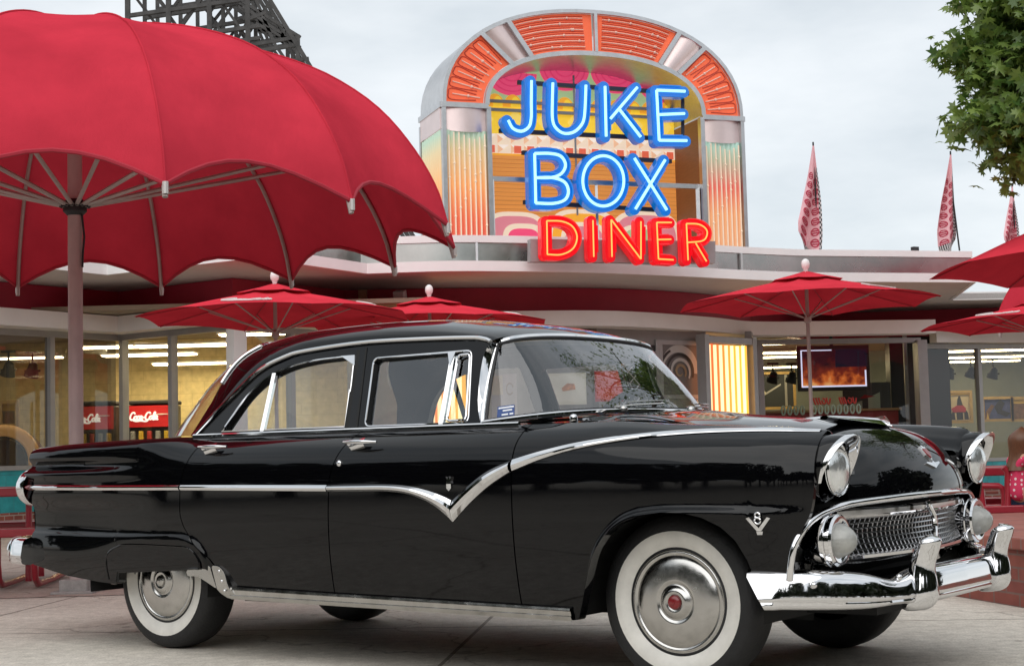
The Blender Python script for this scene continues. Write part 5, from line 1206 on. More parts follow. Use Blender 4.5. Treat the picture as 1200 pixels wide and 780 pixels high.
# neon words ------------------------------------------------------------------
blue_ch = mat("blue_channel_letter", (.002, .11, .50), .25, coat=.4, emit=(.0, .28, .82), estr=.26); red_ch = mat("red_channel_letter", (.52, .004, .012), .25, coat=.4, emit=(1, .004, .012), estr=.42)  # letter bodies emit faintly, standing in for light spilled from their tubes
neon_b = emis("blue_neon", (.36, .80, 1.0), 1.2); neon_r = emis("red_neon", (1.0, .36, .08), 1.3); rail_m = mat("navy_rail", (.008, .012, .03), .5)
def pxy(x, y): return 560 + x / 3, 60 + y / 3
def plane_hit(u, v, o):
    r = ray(u, v); q0 = mq(0, 0, o) - Vector((0, 0, CH)); q0 = Vector((q0.x, q0.y, 0)); t = q0.dot(mn) / r.dot(mn); p = r * t + Vector((0, 0, CH)); return p
def ribbon(mb, pts, wd, dep, z0):
    """flat stroke with round ends in the sign plane"""
    n = len(pts)
    for i, p in enumerate(pts):
        if i in (0, n - 1): 
            ring = [p + (me * math.cos(t) + Vector((0, 0, 1)) * math.sin(t)) * wd / 2 for t in np.linspace(0, 2 * math.pi, 20, endpoint=False)]
            mb.prism([q + mn * (z0 - .0006) for q in ring], [q - mn * dep for q in ring])
    L_, R_ = [], []
    for i, p in enumerate(pts):
        d = (pts[min(i+1, n-1)] - pts[max(i-1, 0)]).normalized(); s_ = mn.cross(d).normalized()
        k = 1.0
        if 0 < i < n - 1:
            d1 = (pts[i] - pts[i-1]).normalized(); k = 1 / max(.5, d1.dot(d))
        L_.append(p + s_ * wd / 2 * k); R_.append(p - s_ * wd / 2 * k)
    rows = [[q + mn * z0 for q in L_], [q + mn * z0 for q in R_], [q - mn * dep for q in R_], [q - mn * dep for q in L_]]
    mb.grid(rows, cu=True)
def letter(par, strokes, off, wd, dep, body_m, tube_m, tr, nm="letter"):
    mb, mt, mrim = MB(), MB(), MB()
    for i, (pts, smooth, closed) in enumerate(strokes):
        P = [plane_hit(*pxy(x, y), off) for x, y in pts]
        if smooth: P = crom(P, 6, closed)
        if closed: P = P + [P[0], P[1]]
        ribbon(mb, P, wd, dep, .0025 * i)
        mt.tube([p + mn * (.045 + .002 * i) for p in P], tr, 8)
        # raised rim round the trough, open only at the stroke's ends
        n = len(P)
        for sgn in (1, -1):
            E_ = []
            for j, p in enumerate(P):
                d = (P[min(j+1, n-1)] - P[max(j-1, 0)]).normalized(); E_.append(p + mn.cross(d).normalized() * sgn * wd * .47 + mn * (.03 + .0025 * i))
            E_ = E_[1:-1] if n > 6 else [E_[0].lerp(E_[-1], .13), E_[0].lerp(E_[-1], .87)] if n == 2 else E_
            mrim.tube(E_, .012, 5)
    o = mb.build(nm, body_m, par, ang=30); mrim.build("rim", body_m, o); mt.build("neon_tube", tube_m, o)
S_ = lambda *p: (p, False, False); Cv = lambda *p: (p, True, False)
BO = .30
def sign(label, cat, u, v, off):
    p = plane_hit(*pxy(u, v), off); t = thing("neon_sign", label, cat, tuple(p), math.atan2(me.y, me.x), "neon words of the diner sign"); return t
s1 = sign("glowing blue neon letters of the top line on the marquee", "neon sign", 410, 310, BO)
letter(s1, [Cv((185, 106), (184, 180), (184, 235), (176, 268), (150, 284), (120, 274), (103, 245))], BO, .172, .16, blue_ch, neon_b, .0215)
letter(s1, [Cv((260, 114), (258, 180), (258, 235), (266, 266), (288, 287), (312, 292), (338, 284), (360, 262), (370, 235), (374, 180), (376, 122))], BO, .172, .16, blue_ch, neon_b, .0215)
letter(s1, [S_((443, 126), (447, 302)), S_((556, 130), (462, 240)), S_((492, 206), (568, 304))], BO, .172, .16, blue_ch, neon_b, .0215)
letter(s1, [S_((624, 140), (633, 316)), S_((624, 140), (724, 144)), S_((628, 226), (722, 222)), S_((633, 316), (730, 317))], BO, .172, .16, blue_ch, neon_b, .0215)
mb = MB()
for a, b in (((140, 110), (740, 150)), ((75, 280), (740, 312))): mb.bar(plane_hit(*pxy(*a), BO - .20), plane_hit(*pxy(*b), BO - .20), .06, .06)
for x in (720,): mb.bar(plane_hit(*pxy(x, 140), BO - .2), plane_hit(*pxy(x, 315), BO - .2), .05, .05)
mb.build("mounting_rail", rail_m, s1)
s2 = sign("glowing blue neon letters of the middle line, three letters", "neon sign", 430, 550, BO)
letter(s2, [S_((196, 362), (200, 536)), Cv((196, 362), (250, 362), (288, 372), (304, 402), (290, 432), (255, 446), (202, 447)), Cv((202, 447), (258, 447), (300, 462), (314, 494), (302, 524), (262, 537), (200, 536))], BO, .172, .16, blue_ch, neon_b, .0215)
letter(s2, [([(437 + 72 * math.cos(t), 458 + 88 * math.sin(t)) for t in np.linspace(0, 2 * math.pi, 18, endpoint=False)], True, True)], BO, .172, .16, blue_ch, neon_b, .0215)
letter(s2, [S_((546, 378), (660, 560)), S_((654, 384), (550, 556))], BO, .172, .16, blue_ch, neon_b, .0215)
mb = MB()
for a, b in (((155, 357), (680, 388)), ((160, 531), (665, 560))): mb.bar(plane_hit(*pxy(*a), BO - .20), plane_hit(*pxy(*b), BO - .20), .06, .06)
mb.build("mounting_rail", rail_m, s2)
DO = 2.75
s3 = sign("glowing red neon letters of the bottom line on the roof edge", "neon sign", 510, 740, DO)
letter(s3, [S_((238, 598), (240, 716)), Cv((238, 598), (290, 600), (328, 618), (344, 655), (330, 695), (290, 716), (240, 716))], DO, .135, .12, red_ch, neon_r, .010)
letter(s3, [S_((400, 596), (403, 724))], DO, .135, .12, red_ch, neon_r, .010)
letter(s3, [S_((467, 724), (464, 594)), S_((464, 594), (568, 732)), S_((568, 732), (568, 600))], DO, .135, .12, red_ch, neon_r, .010)
letter(s3, [S_((624, 604), (630, 732)), S_((624, 604), (676, 604)), S_((627, 664), (674, 663)), S_((630, 732), (682, 735))], DO, .135, .12, red_ch, neon_r, .010)
letter(s3, [S_((728, 608), (734, 736)), Cv((728, 608), (770, 610), (796, 626), (800, 648), (784, 668), (732, 674)), S_((760, 676), (798, 740))], DO, .135, .12, red_ch, neon_r, .010)
mb = MB(); a, b = plane_hit(*pxy(185, 740), DO - .16), plane_hit(*pxy(835, 745), DO - .16); c_, d_ = plane_hit(*pxy(185, 660), DO - .16), plane_hit(*pxy(835, 668), DO - .16)
mb.prism([a, b, d_, c_], [p - mn * .12 for p in (a, b, d_, c_)]); mb.build("backing_board", grey_frame, s3, smooth=False)
#@@PART4
# ------------------------------------------------------------------ umbrellas
def canvas(name, col, tr=.32):
    m = bpy.data.materials.new(name); m.use_nodes = True; t = m.node_tree; t.nodes.remove(t.nodes["Principled BSDF"]); out = t.nodes["Material Output"]
    c = t.nodes.new("ShaderNodeTexCoord"); n = t.nodes.new("ShaderNodeTexNoise"); n.inputs["Scale"].default_value = 2.2; n.inputs["Detail"].default_value = 6; t.links.new(c.outputs["Object"], n.inputs["Vector"])
    r_ = t.nodes.new("ShaderNodeValToRGB"); r_.color_ramp.elements[0].position = .3; r_.color_ramp.elements[1].position = .7
    r_.color_ramp.elements[0].color = (*(x * .86 for x in col), 1); r_.color_ramp.elements[1].color = (*(min(1, x * 1.10) for x in col), 1); t.links.new(n.outputs[0], r_.inputs[0])
    wv = t.nodes.new("ShaderNodeTexNoise"); wv.inputs["Scale"].default_value = 260; t.links.new(c.outputs["Object"], wv.inputs["Vector"])
    wr = t.nodes.new("ShaderNodeTexNoise"); wr.inputs["Scale"].default_value = 3.5; wr.inputs["Detail"].default_value = 3; t.links.new(c.outputs["Object"], wr.inputs["Vector"])
    ad = t.nodes.new("ShaderNodeMath"); ad.operation = 'MULTIPLY_ADD'; ad.inputs[1].default_value = .12; t.links.new(wv.outputs[0], ad.inputs[0]); t.links.new(wr.outputs[0], ad.inputs[2])
    b = t.nodes.new("ShaderNodeBump"); b.inputs["Strength"].default_value = .55; b.inputs["Distance"].default_value = .03; t.links.new(ad.outputs[0], b.inputs["Height"])
    d = t.nodes.new("ShaderNodeBsdfDiffuse"); tl = t.nodes.new("ShaderNodeBsdfTranslucent"); mi = t.nodes.new("ShaderNodeMixShader"); mi.inputs[0].default_value = tr
    for q in (d, tl): t.links.new(r_.outputs[0], q.inputs["Color"]); t.links.new(b.outputs[0], q.inputs["Normal"])
    t.links.new(d.outputs[0], mi.inputs[1]); t.links.new(tl.outputs[0], mi.inputs[2]); t.links.new(mi.outputs[0], out.inputs[0]); return m
canv = canvas("dome_canvas", (.63, .044, .072), .12); canv2 = canvas("market_canvas", (.68, .045, .068), .05); canv_edge = mat("canvas_hem", (.40, .02, .04), .8)
steel_pole = mat("pale_pole", (.40, .33, .31), .5, .3, var=.15, vscale=5); clear_cap = mat("clear_end_cap", (.55, .52, .50), .2, coat=.5)
def dome_umbrella(label, loc, rot0, N=14):
    t = thing("dome_umbrella", label, "umbrella", loc, 0, "large red dome umbrellas")
    prof = [(0, 4.06), (.5, 4.025), (1.0, 3.935), (1.5, 3.79), (1.94, 3.60), (2.3, 3.345), (2.55, 3.05), (2.72, 2.75), (2.80, 2.48)]
    pr = crom([(r_, z, 0) for r_, z in prof], 5); m = len(pr) - 1
    def cp(k, w_, q):
        b = 4 * w_ * (1 - w_); qq = q * (1 - .105 * b) * m; i = min(int(qq), m - 1); f = qq - i; p = pr[i].lerp(pr[i+1], f)
        a = rot0 + 2 * math.pi * (k + w_) / N; fac = math.cos(math.pi / N) / math.cos(2 * math.pi / N * (w_ - .5)); rr = p.x * fac * (1 - .042 * b * q ** 2.2)
        return Vector((rr * math.cos(a), rr * math.sin(a), p.y - (.030 * q * q * (1 - q) * 6 + .008 * q) * b))
    nw = 8; mb = MB(); rows = []
    for k in range(N):
        for j in range(nw): rows.append([cp(k, j / nw, i / 30) for i in range(31)])
    mb.grid(rows, cu=True); cnp = mb.build("canopy", canv, t, local=True, ang=24)
    mb = MB(); mb.tube([cp(k, j / nw, 1.0) for k in range(N) for j in range(nw)], .014, 6, closed=True); mb.build("hem", canv_edge, cnp, local=True)
    mb = MB()
    for k in range(N): mb.tube([cp(k, 0, i / 30) + Vector((0, 0, .004)) for i in range(2, 31)], .007, 5)
    mb.build("seam_piping", canv, cnp, local=True)
    for k in range(N):
        mb = MB(); mb.tube([cp(k, 0, .04 + .985 * i / 24) * 1 - Vector((0, 0, .02)) - cp(k, 0, 1).xy.to_3d().normalized() * .022 for i in range(25)], .017, 6); rb = mb.build("rib", steel_pole, t, local=True)
        mb = MB(); q = cp(k, 0, 1); mb.tube([q + Vector((0, 0, .015)), q - Vector((0, 0, .055))], .018, 8); mb.build("end_cap", clear_cap, rb, local=True)
        mb = MB(); a = rot0 + 2 * math.pi * k / N; e = cp(k, 0, .62) - Vector((0, 0, .03)); mb.tube([(.07 * math.cos(a), .07 * math.sin(a), 2.78), tuple(e)], .017, 6); mb.build("strut", steel_pole, rb, local=True)
    mb = MB(); mb.tube([(0, 0, .06), (0, 0, 4.0)], .052, 16); mb.build("pole", pole_grey, t, local=True)
    mb = MB(); mb.lathe([(.055, 2.71), (.085, 2.74), (.085, 2.79), (.055, 2.83)], (0, 0, 0), (0, 0, 1), 18)
    for k in range(N): a = rot0 + 2 * math.pi * k / N; mb.box((.085 * math.cos(a), .085 * math.sin(a), 2.79), (.05, .025, .04), a)
    mb.build("hub", grey_dark, t, local=True)
    mb = MB(); mb.tube([(.055, -.02, 2.72), (.075, -.03, 2.55), (.06, -.02, 2.42), (.06, -.03, 2.33)], .008, 6); mb.build("latch_rope", grey_dark, t, local=True)
    mb = MB(); mb.box((0, 0, .05), (.20, .20, .10)); mb.box((0, 0, .01), (.30, .30, .02)); mb.build("base", mat("base_grey", (.30, .28, .27), .7, var=.2, vscale=20), t, local=True, bevel=.006)
    return t
big = dome_umbrella("huge red dome umbrella with pale ribs and pole over the left half of the photo", (-3.15, 11.3, 0), .2244)
far = copy_tree(big); far.location = (9.55, 21.6, 0); far.rotation_euler = (0, 0, R(6)); far["label"] = "distant red dome umbrella, scalloped edge peeking between flat umbrellas at the right edge"
def market_umbrella(label, u, v, d, rad, zr, za, ph=math.pi / 8, text=None, tilt=.012):
    p = at(u, v, d); t = thing("market_umbrella", label, "umbrella", (p.x, p.y, 0), 0, "red market umbrellas with flat canopies"); N = 8
    def cp(k, w_, q):
        a = ph + 2 * math.pi * (k + w_) / N; fac = math.cos(math.pi / N) / math.cos(2 * math.pi / N * (w_ - .5)); r_ = rad * q * fac; b = 4 * w_ * (1 - w_)
        return Vector((r_ * math.cos(a), r_ * math.sin(a), za + (zr - za) * (q ** 1.12) - tilt * r_ * math.sin(a) + .03 * b * q * q - .03 * math.sin(math.pi * q) * b))
    mb = MB(); mb.grid([[cp(k, j / 5, .0 + 1.0 * i / 12) for i in range(13)] for k in range(N) for j in range(5)], cu=True); can = mb.build("canopy", canv2, t, local=True, ang=20)
    mb = MB(); mb.grid([[cp(k, j / 5, .02 + .26 * i / 4) + Vector((0, 0, .05 - .02 * i / 4 + .015 * math.sin(math.pi * j / 5))) for i in range(5)] for k in range(N) for j in range(5)], cu=True); mb.build("vent_cap", canv2, can, local=True, ang=20)
    for k in range(N):
        mb = MB(); mb.tube([cp(k, 0, .04) - Vector((0, 0, .02)), cp(k, 0, .5) - Vector((0, 0, .03)), cp(k, 0, .985) - Vector((0, 0, .010))], .007, 6); rb = mb.build("rib", canv_edge, t, local=True)
        mb = MB(); mb.tube([Vector((0, 0, zr - .17)), cp(k, 0, .56) - Vector((0, 0, .035))], .008, 6); mb.build("strut", steel_pole, rb, local=True)
    mb = MB(); mb.tube([(0, 0, .05), (0, 0, za + .06)], .022, 12); mb.build("pole", steel_pole, t, local=True)
    mb = MB(); mb.lathe([(.025, 0), (.045, .02), (.045, .07), (.025, .09)], (0, 0, zr - .22), (0, 0, 1), 14); mb.build("hub", steel_pole, t, local=True)
    mb = MB(); mb.lathe([(.022, .02), (.03, .06), (.045, .08), (.05, .12), (.042, .155), (.02, .175), (0, .18)], (0, 0, za + .03), (0, 0, 1), 14); mb.build("finial", white_paint, t, local=True)
    mb = MB(); mb.lathe([(.0, .10), (.04, .10), (.05, .06), (.24, .05), (.26, .0), (0, 0)], (0, 0, 0), (0, 0, 1), 24); mb.build("base", grey_dark, t, local=True)
    if text is not None:
        for k in text:
            mb = MB()
            def mp_(x, y):
                w_ = .04 + .62 * (x / (rad * .50)); q = .70 + y / rad; return cp(k, min(max(w_, .02), .98), min(q, .99)) + Vector((0, 0, .012))
            def mp2(x, y): return mp_(x, -y + .12)
            script_text(mb, "Coca-Cola", mp2, rad * .125, .010); mb.build("lettering", txt_w, can, local=True)
    return t
market_umbrella("smaller red umbrella with a white ball on top standing behind the car's rear roof", 322, 335, 17.5, 1.56, 2.47, 2.80, text=(5, 7))
market_umbrella("red umbrella partly hidden behind the car roof, below the white wall speaker", 503, 352, 19.6, 1.56, 2.50, 2.82, text=(7,))
market_umbrella("red umbrella with white ball finial and pole in front of the television window", 944, 312, 18.5, 1.56, 2.56, 2.895, text=(6,))
market_umbrella("red umbrella at the right edge low in front of the framed posters", 1232, 368, 19.6, 1.62, 2.33, 2.62, text=(4,))
market_umbrella("nearest red flat umbrella, its dark underside jutting in at the right edge above the others", 1352, 250, 13.0, 1.85, 2.33, 3.05, tilt=.0)

# ------------------------------------------------------------------ flags on the roof
pinkf = mat("pink_flag_cloth", (.72, .40, .43), .8, var=.08); redf = mat("flag_red_print", (.42, .025, .06), .8); chk_b = mat("flag_black", (.02, .02, .02), .8); chk_w = mat("flag_white", (.6, .56, .56), .8)
def flag(label, u, vt, vb, d, wmax, lean, sd):
    rng = random.Random(sd); pb_ = at(u, vb, d); ht = (vb - vt) * d / F; t = thing("feather_flag", label, "flag", (pb_.x, pb_.y, pb_.z - .05), 0, "pink flags along the diner roof")
    mb = MB(); mb.tube([(.02 + lean * .1, 0, 0), (.01, 0, ht * .5), (0, 0, ht + .06)], .013, 8); mb.build("pole", grey_dark, t, local=True)
    W_ = [(0, .02), (.25, .10), (.5, .19), (.78, .27), (.9, .26), (1, .20)]
    def fp(x, y):
        """x 0..1 across, y 0..1 down from the tip"""
        wd = np.interp(y, [q[0] for q in W_], [q[1] for q in W_]) * wmax
        fold = math.sin(x * 7.5 + y * 4 + sd) * .11 * y
        x0 = -.72 * wd + .10 * wd * math.sin(3 * y + sd)
        return Vector((x0 + wd * x - lean * .12 * y, -.03 + fold, ht * (1 - y) - .10 * (1 - abs(x * 2 - 1.2)) * y + (.22 * (1 - x) * y * y - .20 * x * y ** 6 if sd % 2 else .20 * x * y * y - .15 * (1 - x) * y ** 6)))
    mb = MB(); mb.grid([[fp(x, y) for x in us(12)] for y in us(30)]); cl = mb.build("cloth", pinkf, t, local=True, ang=80)
    mb = MB()
    for i in range(10):
        for j in range(2):
            cy_ = .10 + .088 * i + .04 * j; wd = np.interp(cy_, [q[0] for q in W_], [q[1] for q in W_]) * wmax
            if wd < .10 * wmax or cy_ > .93: continue
            cx_ = .27 + .45 * j; rx, ry = min(.20, .058 / wd * (.9 if wd > .12 else .7)), .034
            rings = []
            for f in (1.0, .72): rings.append([fp(cx_ + rx * f * math.cos(a), cy_ + ry * f * math.sin(a)) + Vector((0, -.006, 0)) for a in np.linspace(0, 2 * math.pi, 14, endpoint=False)])
            mb.grid(rings, cv=True); mb.grid([[fp(cx_ + rx * .62 * e, cy_ + ry * s_) + Vector((0, -.006, 0)) for e in (-1, -.5, 0, .5, 1)] for s_ in (-.42, -.10)]); mb.grid([[fp(cx_ + rx * .62 * e, cy_ + ry * s_) + Vector((0, -.006, 0)) for e in (-1, -.5, 0, .5, 1)] for s_ in (.12, .42)])
    mb.build("oval_print", redf, cl, local=True, smooth=False, recalc=False)
    mb = MB(); n = 26
    for i in range(n):
        for r_ in range(2):
            mb.cur = (i + r_) % 2; xa, xb = i / n, (i + 1) / n; y0 = .905 + .045 * r_ 
            mb.add([fp(xa, y0) + Vector((0, -.008, 0)), fp(xb, y0) + Vector((0, -.008, 0)), fp(xb, y0 + .045) + Vector((0, -.008, 0)), fp(xa, y0 + .045) + Vector((0, -.008, 0))], [(0, 1, 2, 3)])
    for i in range(34):
        y0, y1 = .2 + .70 * i / 34, .2 + .70 * (i + 1) / 34
        for r_ in range(2):
            mb.cur = (i + r_) % 2; x0 = .88 + .06 * r_; mb.add([fp(x0, y0) + Vector((0, -.008, 0)), fp(x0 + .06, y0) + Vector((0, -.008, 0)), fp(x0 + .06, y1) + Vector((0, -.008, 0)), fp(x0, y1) + Vector((0, -.008, 0))], [(0, 1, 2, 3)])
    mb.build("checkered_border", [chk_w, chk_b], cl, local=True, smooth=False, recalc=False)
flag("widest pink oval-print flag, standing alone beside the marquee", 958, 165, 296, 23.0, 1.3, .3, 1)
flag("narrow pink flag standing near the roof's right corner below the maple leaves", 1119, 176, 290, 24.2, 1.08, .5, 4)
flag("pink flag farthest right, rising behind the nearest flat umbrella", 1190, 214, 300, 26.5, .95, .3, 7)

# ------------------------------------------------------------------ timber coaster structure far behind
timber = mat("dark_timber", (.055, .053, .052), .85, var=.35, vscale=3)
def tp(u, v, d): return at(u, v, d)
base_p = at(250, 300, 64); tw = thing("coaster_tower", "dark timber lattice of a wooden coaster rising behind the big dome umbrella", "coaster", (base_p.x, base_p.y, 0))
def beam(a, b, wd, nm): 
    mb = MB(); mb.bar(a, b, wd * .62, wd * .55); mb.build(nm, timber, tw, smooth=False)
rng = random.Random(11)
for li, (d, xs) in enumerate(((60, (150, 198, 246, 291)), (63, (170, 212, 262, 300)), (66, (185, 232, 277, 318)))):
    for u in xs: p = at(u, 60, d); beam((p.x, p.y, 0), (p.x, p.y, 22), .30 if li == 0 else .24, "post")
    for z in (14.6, 15.6, 16.5, 17.3, 18.4, 19.2, 20.1, 21.2):
        a, b = at(xs[0], 60, d), at(xs[-1] + (14 if li == 0 else 0), 60, d); dz = rng.uniform(-.35, .35); beam((a.x, a.y, z - .25 + dz), (b.x, b.y, z + .35 + dz), .26, "beam")
    for i in range(3):
        a, b = at(xs[i], 60, d), at(xs[i+1], 60, d)
        for z in (14.8, 16.0, 17.0, 18.2, 19.4): 
            s_ = 1 if rng.random() < .5 else -1; beam((a.x, a.y + .2, z + s_ * 1.1), (b.x, b.y + .2, z - s_ * 1.1), .19, "brace")
# battered outer leg with its struts
for d, du in ((60, 0), (62.5, -6), (65, -12)):
    top, bot = at(304 + du, -20, d), at(372 + du, 92, d); dirv = bot - top; end = top + dirv * (top.z / -dirv.z if dirv.z else 1); beam(top, end, .30, "post")
    mid = at(291 + du, 60, d)
    for v, w_ in ((18, 312), (48, 342), (56, 348), (72, 362)):
        q = at(w_ + du, v, d); beam((mid.x, q.y, q.z - .15), (q.x, q.y, q.z + .1), .24, "beam")
    for (u0, v0, u1, v1) in ((262, -12, 352, 44), (285, 8, 352, 56), (296, -10, 322, 52), (322, 52, 340, 78), (335, 30, 330, 46), (300, 28, 345, 50)):
        beam(at(u0 + du, v0, d), at(u1 + du, v1, d), .22, "brace")
    q = at(349 + du, 50, d); beam((q.x, q.y, q.z + .3), (q.x, q.y, 0), .26, "post")

# ------------------------------------------------------------------ maple reaching in at the top right
def leafmat(name, c1, c2):
    m = bpy.data.materials.new(name); m.use_nodes = True; t = m.node_tree; t.nodes.remove(t.nodes["Principled BSDF"]); out = t.nodes["Material Output"]
    g = t.nodes.new("ShaderNodeNewGeometry"); r_ = t.nodes.new("ShaderNodeValToRGB"); r_.color_ramp.elements[0].color = (*c1, 1); r_.color_ramp.elements[1].color = (*c2, 1); t.links.new(g.outputs["Random Per Island"], r_.inputs[0])
    d = t.nodes.new("ShaderNodeBsdfDiffuse"); tl = t.nodes.new("ShaderNodeBsdfTranslucent"); gl = t.nodes.new("ShaderNodeBsdfGlossy"); gl.inputs["Roughness"].default_value = .45
    mi = t.nodes.new("ShaderNodeMixShader"); mi.inputs[0].default_value = .42; m2 = t.nodes.new("ShaderNodeMixShader"); m2.inputs[0].default_value = .05
    t.links.new(r_.outputs[0], d.inputs[0]); t.links.new(r_.outputs[0], tl.inputs[0]); t.links.new(d.outputs[0], mi.inputs[1]); t.links.new(tl.outputs[0], mi.inputs[2]); t.links.new(mi.outputs[0], m2.inputs[1]); t.links.new(gl.outputs[0], m2.inputs[2]); t.links.new(m2.outputs[0], out.inputs[0]); return m
leaf_m = leafmat("maple_leaf", (.06, .135, .025), (.24, .34, .07)); bark = mat("maple_bark", (.10, .08, .065), .9, var=.35, vscale=5, bump=.8, bscale=18, stretch=(1, 1, .25))
LEAF = [(0, -.45), (.10, -.12), (.42, -.30), (.34, -.08), (.55, .08), (.30, .12), (.34, .34), (.12, .24), (0, .58), (-.12, .24), (-.34, .34), (-.30, .12), (-.55, .08), (-.34, -.08), (-.42, -.30), (-.10, -.12)]
def add_leaf(mb, c, sz, rng, droop=.5):
    n = Vector((rng.gauss(0, .55), rng.gauss(0, .55), 1)).normalized(); 
    if rng.random() < .5: n = Vector((rng.gauss(0, 1), rng.gauss(-.4, 1), rng.gauss(.3, .6))).normalized()
    x = n.cross(Vector((rng.gauss(0, 1), rng.gauss(0, 1), rng.gauss(-droop, .6)))).normalized(); y = n.cross(x)
    k = len(LEAF); o = []
    for a, b in LEAF: o.append(c + (x * a + y * b) * sz - n * (abs(a) * .28 + b * b * .22) * sz)
    o.append(c + n * .02 * sz)
    mb.add(o, [(i, (i + 1) % k, k) for i in range(k)])
rng = random.Random(5)
tr = thing("maple_tree", "leafy green maple reaching in at the top right corner", "tree", (6.6, 13.2, 0))
mb = MB(); trunk = crom([(6.6, 13.2, -.1), (6.55, 13.2, 1.5), (6.65, 13.1, 3), (6.6, 13.2, 4.6), (6.7, 13.2, 6.5), (6.6, 13.1, 8)], 5); mb.tube(trunk, [max(.05, .22 - .17 * i / (len(trunk) - 1)) for i in range(len(trunk))], 12); mb.build("trunk", bark, tr, ang=80)
tips_px = [(1150, 15, 12.4), (1128, 12, 12.8), (1165, 40, 12.6), (1185, 20, 12.2), (1140, 80, 12.6), (1118, 84, 12.9), (1160, 95, 12.4), (1180, 110, 12.8), (1150, 112, 12.6), (1130, 160, 12.7), (1150, 165, 12.4), (1172, 158, 12.6), (1185, 188, 12.5), (1195, 150, 12.2), (1198, 70, 12.4), (1205, 200, 12.5), (1195, 120, 12.9), (1210, 30, 12.3), (1178, 66, 12.7)]
ctr = [at(u + 13, v - 20, d) for u, v, d in tips_px]; mb = MB()
for i, c in enumerate(ctr):
    s_ = trunk[min(len(trunk) - 1, 12 + (i * 3) % 12)]; mid = s_.lerp(c, .55) + Vector((0, 0, .25)); P = crom([s_, mid, c], 6); mb.tube(P, [.06 - .05 * k / (len(P) - 1) for k in range(len(P))], 6)
for _ in range(16):
    s_ = trunk[rng.randint(14, 24)]; e = s_ + Vector((rng.gauss(.5, 1.2), rng.gauss(0, 1.3), rng.uniform(.2, 1.8))); ctr.append(e); P = crom([s_, s_.lerp(e, .5) + Vector((0, 0, .2)), e], 5); mb.tube(P, [.06 - .045 * k / (len(P) - 1) for k in range(len(P))], 6)
mb.build("branches", bark, tr, ang=80)
mb = MB()
for i, c in enumerate(ctr[:len(tips_px)]):
    s_ = trunk[min(len(trunk) - 1, 12 + (i * 3) % 12)]
    for f in (.30, .45, .60, .74):
        q = s_.lerp(c, f) + Vector((0, 0, .18 * (1 - f)))
        for _ in range(60): add_leaf(mb, q + Vector((rng.gauss(0, .26), rng.gauss(0, .32), rng.gauss(.05, .22))), rng.uniform(.08, .175), rng)
for i, c in enumerate(ctr):
    edge = i < len(tips_px); n = 110 if edge else 120; sp = (.115, .18, .085) if edge else (.5, .5, .38)
    if edge and tips_px[i][0] > 1176: n, sp = 175, (.17, .28, .13)
    for _ in range(n): add_leaf(mb, c + Vector((rng.gauss(0, sp[0]), rng.gauss(0, sp[1]), rng.gauss(0, sp[2]))), rng.uniform(.08, .175), rng)
mb.build("crown", leaf_m, tr, smooth=False, recalc=False)

# ------------------------------------------------------------------ picnic tables, brick planter, seated child
perf = mat("perforated_top", (.34, .24, .23), .55, var=.25, vscale=60); 
def picnic_table(label, loc, rz, top=.74, seat=.455, L_=1.9):
    t = thing("picnic_table", label, "picnic table", loc, rz, "red tube picnic tables")
    mb = MB(); mb.box((0, 0, top - .012), (L_, .74, .024)); mb.build("tabletop", perf, t, local=True, bevel=.004)
    mb = MB(); 
    for y in (-.38, .38): mb.bar((-L_ / 2 - .02, y, top - .025), (L_ / 2 + .02, y, top - .025), .04, .065)
    for x in (-1, 1): mb.bar((x * (L_ / 2 + .001), -.36, top - .025), (x * (L_ / 2 + .001), .36, top - .025), .04, .064)
    mb.build("top_rim", red_tube, t, local=True, bevel=.01, smooth=False)
    for y in (-.72, .72):
        mb = MB(); mb.box((0, y, seat - .012), (L_, .26, .024)); b = mb.build("bench", perf, t, local=True, bevel=.004)
        mb = MB()
        for e in (-.145, .145): mb.bar((-L_ / 2 - .02, y + e, seat - .025), (L_ / 2 + .02, y + e, seat - .025), .035, .06)
        mb.build("bench_rim", red_tube, b, local=True, bevel=.01, smooth=False)
    for x in (-.62, .62):
        for sx_ in (-.13, .13):
            mb = MB(); z = .035
            mb.tube(rounded([(x + sx_ * .4, -.70, seat - .05), (x + sx_, -.72, z), (x + sx_, .72, z), (x + sx_ * .4, .70, seat - .05)], .22, 8) [0:0] or [Vector(q) for q in ((x + sx_, -.70, seat - .05), (x + sx_, -.70, .20), (x + sx_, -.66, .09), (x + sx_, -.56, .04), (x + sx_, 0, .035), (x + sx_, .56, .04), (x + sx_, .66, .09), (x + sx_, .70, .20), (x + sx_, .70, seat - .05))], .024, 10); mb.build("leg_frame", red_tube, t, local=True)
        for y in (-.25, .25):
            mb = MB(); mb.tube([(x, y, .04), (x, y * .9, top - .04)], .024, 10); mb.build("top_support", red_tube, t, local=True)
    return t
g1 = gp(-62, 690)
picnic_table("red tube picnic table behind the black car's tail", (g1.x - .05, g1.y + .25, 0), R(6))
p = at(1240, 600, 12.2); picnic_table("red tube picnic table behind the brick planter where the girl sits", (p.x + .06, p.y + .3, 0), R(-2), top=.70, seat=.43, L_=1.5)
rt = bpy.data.objects["picnic_table.001"]
mb = MB(); mb.tube([at(u, v, 11.75) for u, v in ((1140, 569), (1170, 569), (1175, 572), (1177, 580), (1177, 598), (1174, 606), (1168, 609), (1160, 609), (1155, 605), (1152, 596), (1149, 571))], .024, 10); mb.tube([at(u, v, 11.75) for u, v in ((1178, 548), (1179, 560), (1179, 600))], .024, 10) if False else None; mb.build("seat_loop", red_tube, rt)
mb = MB(); mb.tube([at(u, v, 11.7) for u, v in ((1176, 547), (1181, 553), (1181, 598), (1178, 607), (1170, 611))], .024, 10); mb.build("top_loop", red_tube, rt)
